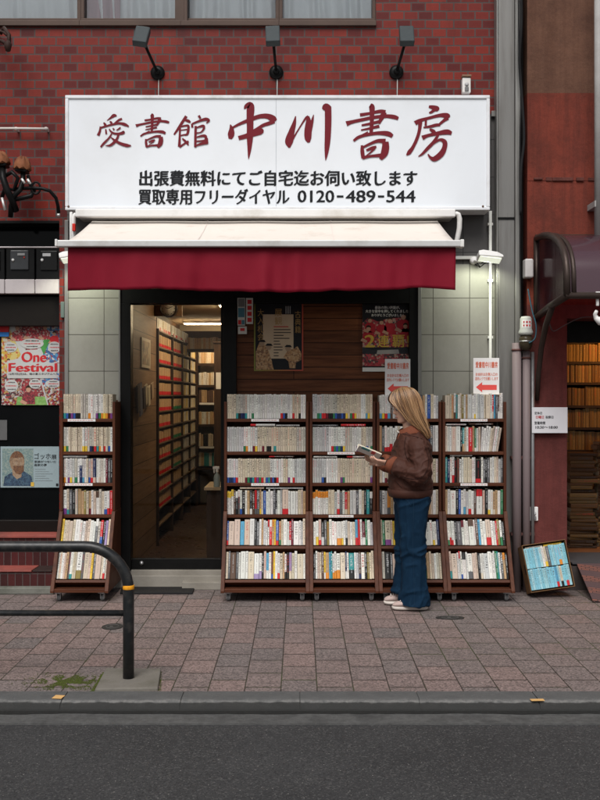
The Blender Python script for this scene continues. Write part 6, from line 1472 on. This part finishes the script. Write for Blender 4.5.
def jf(p):
    a=mnoise.noise((p.x*9,p.y*8,p.z*7)); b2=mnoise.noise((p.x*20+3,p.y*14,p.z*16)); 
    w1=math.sin(p.z*70+p.x*48+4*a)  # drag lines round the elbow
    near=math.exp(-((p.x-EN.x)**2+(p.z-EN.z-.05)**2)/.018)
    rid=1-abs(mnoise.noise((p.x*11+p.z*6,p.y*5,p.z*12)))*2.2
    rid2=1-abs(mnoise.noise((p.x*17-p.z*9,p.y*9,p.z*15+p.x*7)))*3.0; return .006*a+.002*b2+.009*w1*near*(.4+.9*b2)+.013*max(0,rid-.45)+.006*max(0,rid2-.35)-.003
folds(jo,jf)
def onjacket(x,z,lift=.0015):
    hit,loc,nrm,_=jo.ray_cast(Vector((x,-2.5,z))-world_loc(jo),Vector((0,1,0)))
    return (loc+world_loc(jo)+nrm*lift*.5) if hit else None
SEAM=M('jacket_seam',(.022,.009,.007),.8)
for nm,L in (('armhole_seam',[(407,437.5),(405.5,442),(405,448),(406,455),(409,462)]),('shoulder_seam',[(404,434.5),(411,436),(418,437.5),(424,440)]),('sleeve_seam',[(424,446),(427,456),(426,467),(420,476),(411,478),(402,476)]),('pocket_welt',[(396.5,482),(402,488)])):
    P=cat([px3(px,py) for px,py in L],7); P=[onjacket(p.x*(7.05/7.24),CAM_H+(p.z-CAM_H)*(7.05/7.24)) for p in P]; P=[p for p in P if p]
    P=[p for i,p in enumerate(P) if i==0 or (p-P[i-1]).length<.05]
    if len(P)>3: m=MB(); m.tube(P,.0024,6); m.build(nm,SEAM,pr)
SUEDE=M('suede_trim',(.165,.052,.028),.8,.2,40,bmp=.3)
# hem band, collar, cuffs
m=MB(); m.loft([ell(0,YC,WZ(a,DP),WX(b_,DP),WX(c,DP),hw,40,2.5) for a,b_,c,hw in ((496.4,390.5,430,.170),(496,389,431.2,.178),(492.5,387.9,432.3,.187),(489,387.6,432.6,.190),(488.4,388.4,431.8,.184))]); o=m.build('hem_band',JK,pr); folds(o,lambda p:.003*mnoise.noise((p.x*14,p.y*14,p.z*10)))
m=MB(); rows_=[]
for t,ha,py in ((0,0,434.5),(.5,.006,429.5),(1,.010,425.2),(1.1,.016,425.6),(1.5,.026,429),(2,.034,433.8)):
    ring=[]
    for k in range(25):
        q=R(22+316*k/24); cx=px3(410.4,0).x; a=.066+ha; bb_=.074+ha
        front=max(0,math.cos(q))   # opening towards -x
        ring.append(Vector((cx-a*math.cos(q)*1.12,YC+bb_*math.sin(q),WZ(py,DP)-.030*front+.006*(1-front)-(.018*front if t>1 else 0))))
    rows_.append(ring)
m.loft(rows_,closed=False,caps=False); o=m.build('collar',SUEDE,pr); s_=o.modifiers.new('t','SOLIDIFY'); s_.thickness=.004; o.modifiers.new('u','SUBSURF').levels=1
for e_,w__ in ((EN,WN),(EF,WF)):
    dv=(w__-e_).normalized(); m=MB(); m.tube([w__-dv*.058,w__-dv*.05,w__-dv*.02,w__-dv*.004,w__-dv*.002],[.058,.066,.063,.058,.048],22); m.build('cuff',SUEDE,pr)
    m=MB(); m.tube([w__-dv*.02,w__+dv*.012,w__+dv*.013],[.036,.033,.026],16); m.build('inner_sleeve',BLACK,pr)
m=MB(); m.tube([px3(398.5,432.5,YC-.045),px3(397.2,431.5,YC-.03),px3(396.6,430.8,YC)],[.006,.008,.006],8); m.build('shirt_collar',M('shirt_cream',(.40,.37,.33),.8),pr)
# ---- jeans
jn=MB()
jn.loft([ell(0,YC,WZ(a,DP),WX(b_,DP),WX(c,DP),hw,32,2.4) for a,b_,c,hw in ((484,394,429,.155),(494,393.5,430,.172),(504,395,430,.176),(514,398,428,.165),(518,401,425,.14))])
NL=[(490,394.5,429.5,.095,-.835),(502,396,429.5,.100,-.838),(516,397.5,428,.098,-.838),(535,399.3,425.6,.086,-.84),(550,400.5,424.6,.078,-.842),(563,400,425.8,.084,-.842),(580,399.4,427.3,.09,-.838),(594,399.2,428.2,.094,-.836),(604.5,399.4,428.8,.096,-.836)]
jn.loft([ell(0,r_[4],WZ(r_[0],7.18),WX(r_[1],7.18),WX(r_[2],7.18),r_[3],30,2.3) for r_ in interp_rows(NL,26)])
FL=[(490,393,424,.09,-.69),(504,393.5,422,.095,-.685),(520,394,419,.09,-.68),(540,395,416,.082,-.675),(556,395.3,414,.078,-.672),(572,394,414,.086,-.67),(585,392.3,414,.092,-.668),(592.5,391.5,414,.094,-.668)]
jn.loft([ell(0,r_[4],WZ(r_[0],7.33),WX(r_[1],7.33),WX(r_[2],7.33),r_[3],30,2.3) for r_ in interp_rows(FL,24)])
DEN=fabric_mat('denim',(.0055,.021,.045),.35,.35,8,(1.2,1.2,.8),600,.85,(.013,.043,.082),.012)
do=jn.build('jeans',DEN,pr); remesh(do,.0055,3,.5)
def df_(p):
    a=mnoise.noise((p.x*7,p.y*7,p.z*3)); b2=mnoise.noise((p.x*16,p.y*13,p.z*9+5))
    k=math.exp(-((p.z-.43)/.10)**2)+.9*math.exp(-((p.z-.08)/.09)**2)+.6*math.exp(-((p.z-.80)/.07)**2)
    r2=1-abs(mnoise.noise((p.x*7+p.z*4,p.y*6,p.z*13-p.x*5)))*2.4
    v=1-abs(mnoise.noise((p.x*13,p.y*12,p.z*1.6)))*2.2
    return .007*a+.004*b2+.021*k*max(0,r2-.1)+.007*max(0,v)-.010
folds(do,df_)
# outer seam and pocket edge, laid on the cloth where a ray from the street meets it
def onjeans(x,z):
    hit,loc,nrm,_=do.ray_cast(Vector((x,-2.5,z))-world_loc(do),Vector((0,1,0)))
    return (loc+world_loc(do)-Vector((0,.0012,0))) if hit else None
THREAD=M('seam_thread_blue',(.008,.027,.055),.8)
sp=[onjeans(WX((r_[1]+r_[2])/2+.3,7.1),WZ(r_[0],7.18)) for r_ in interp_rows(NL,60)[3:-2]]
m=MB(); m.tube([p for p in sp if p],.0022,6); m.build('side_seam',THREAD,pr)
sp=[onjeans(WX(402+9*k/10,7.1),WZ(497+9*(k/10)**1.6,7.1)) for k in range(11)]
m=MB(); m.tube([p for p in sp if p],.0020,6); m.build('pocket_edge',THREAD,pr)
# ---- shoes
SHO_=M('shoe_knit',(.43,.33,.30),.8,.12,60,bmp=.4); SOLE=M('shoe_sole',(.58,.53,.48),.6,.08,25,dirt=(.35,.31,.28))
def shoe(xt,xh,yc,z0=.0):
    L=xh-xt
    so=MB(); rows_=[]
    for t,hw,zb_,zt in ((0,.010,.018,.03),(.03,.024,.008,.034),(.12,.036,.002,.034),(.3,.043,.001,.034),(.5,.037,.003,.036),(.75,.036,.001,.042),(.92,.033,.001,.046),(1.0,.020,.010,.046)):
        x=xt+L*t; rows_.append([Vector((x,yc-hw,zt)),Vector((x,yc-hw*1.02,(zt+zb_)/2)),Vector((x,yc-hw*.9,zb_)),Vector((x,yc+hw*.9,zb_)),Vector((x,yc+hw*1.02,(zt+zb_)/2)),Vector((x,yc+hw,zt))])
    so.loft(rows_); 
    up=MB(); rows_=[]
    for t,hw,zt in ((.015,.014,.044),(.06,.028,.058),(.16,.036,.068),(.3,.040,.076),(.42,.038,.092),(.55,.035,.108),(.68,.033,.104),(.85,.031,.096),(.97,.024,.092)):
        x=xt+L*t; rows_.append([Vector((x,yc-hw,.03)),Vector((x,yc-hw*1.0,.03+(zt-.03)*.5)),Vector((x,yc-hw*.75,.03+(zt-.03)*.85)),Vector((x,yc,zt)),Vector((x,yc+hw*.75,.03+(zt-.03)*.85)),Vector((x,yc+hw,.03+(zt-.03)*.5)),Vector((x,yc+hw,.03))])
    up.loft(rows_); s1=up.build('shoe',SHO_,pr,subsurf=1); so.build('sole',SOLE,s1,subsurf=1)
    ln=MB()
    for t in (.24,.32,.40): ln.tube([Vector((xt+L*t-.004,yc-.03,.03+.055*t+.028)),Vector((xt+L*t,yc,.064+.075*t)),Vector((xt+L*t-.004,yc+.03,.03+.055*t+.028))],.003,6)
    ln.build('laces',M('lace_white',(.55,.48,.45),.8),s1)
shoe(WX(391.8,7.15),WX(428.5,7.15),-.845); shoe(WX(383.6,7.33),WX(415,7.33),-.660)

# ---- the open paperback in her hands
hb=thing('book','open white paperback with a teal cover patch held in the woman\'s hands','book',(BK_A+BK_B)/2)
hb['group']='secondhand books on the street bookcases'
ax=BU; side_=Vector((0,1,0)); upv=ax.cross(side_); 
if upv.z<0: upv=-upv
HBM=lambda sgn,tilt: Matrix(((ax.x,0,upv.x,0),(ax.y,1,upv.y,0),(ax.z,0,upv.z,0),(0,0,0,1)))
def slab(sgn,mb,y0,y1,z0,z1,x0,x1,bow=0,m=0):
    ang=R(24)*sgn; M4=Matrix.Translation(BK_A)@HBM(sgn,0)@Matrix.Rotation(ang,4,'X')
    a,b_=(y0,y1) if sgn>0 else (-y1,-y0)
    mb.box(x0,x1,a,b_,z0,z1,m,mat=M4)
cvr=MB(); pg=MB(); tl=MB()
for sgn in (-1,1):
    slab(sgn,cvr,.0,.108,-.0012,.0,0,BL); slab(sgn,pg,.001,.104,.0002,.0095 if sgn<0 else .006,.003,BL-.003)
slab(-1,tl,.070,.1085,-.0022,-.0012,.022,.085); slab(-1,tl,.1082,.1092,-.002,.0,.022,.085)
cvr.build('cover',M('cover_white',(.62,.62,.60),.4,.04),hb); pg.build('pages',PAGEM,hb); tl.build('cover_patch',M('cover_teal',(.03,.22,.23),.4,.05),hb)
tl=MB(); slab(-1,tl,.050,.1095,-.0026,-.0013,.10,.128); tl.build('cover_patch',M('cover_red',(.5,.04,.04),.4),hb)
bpy.context.view_layer.update()
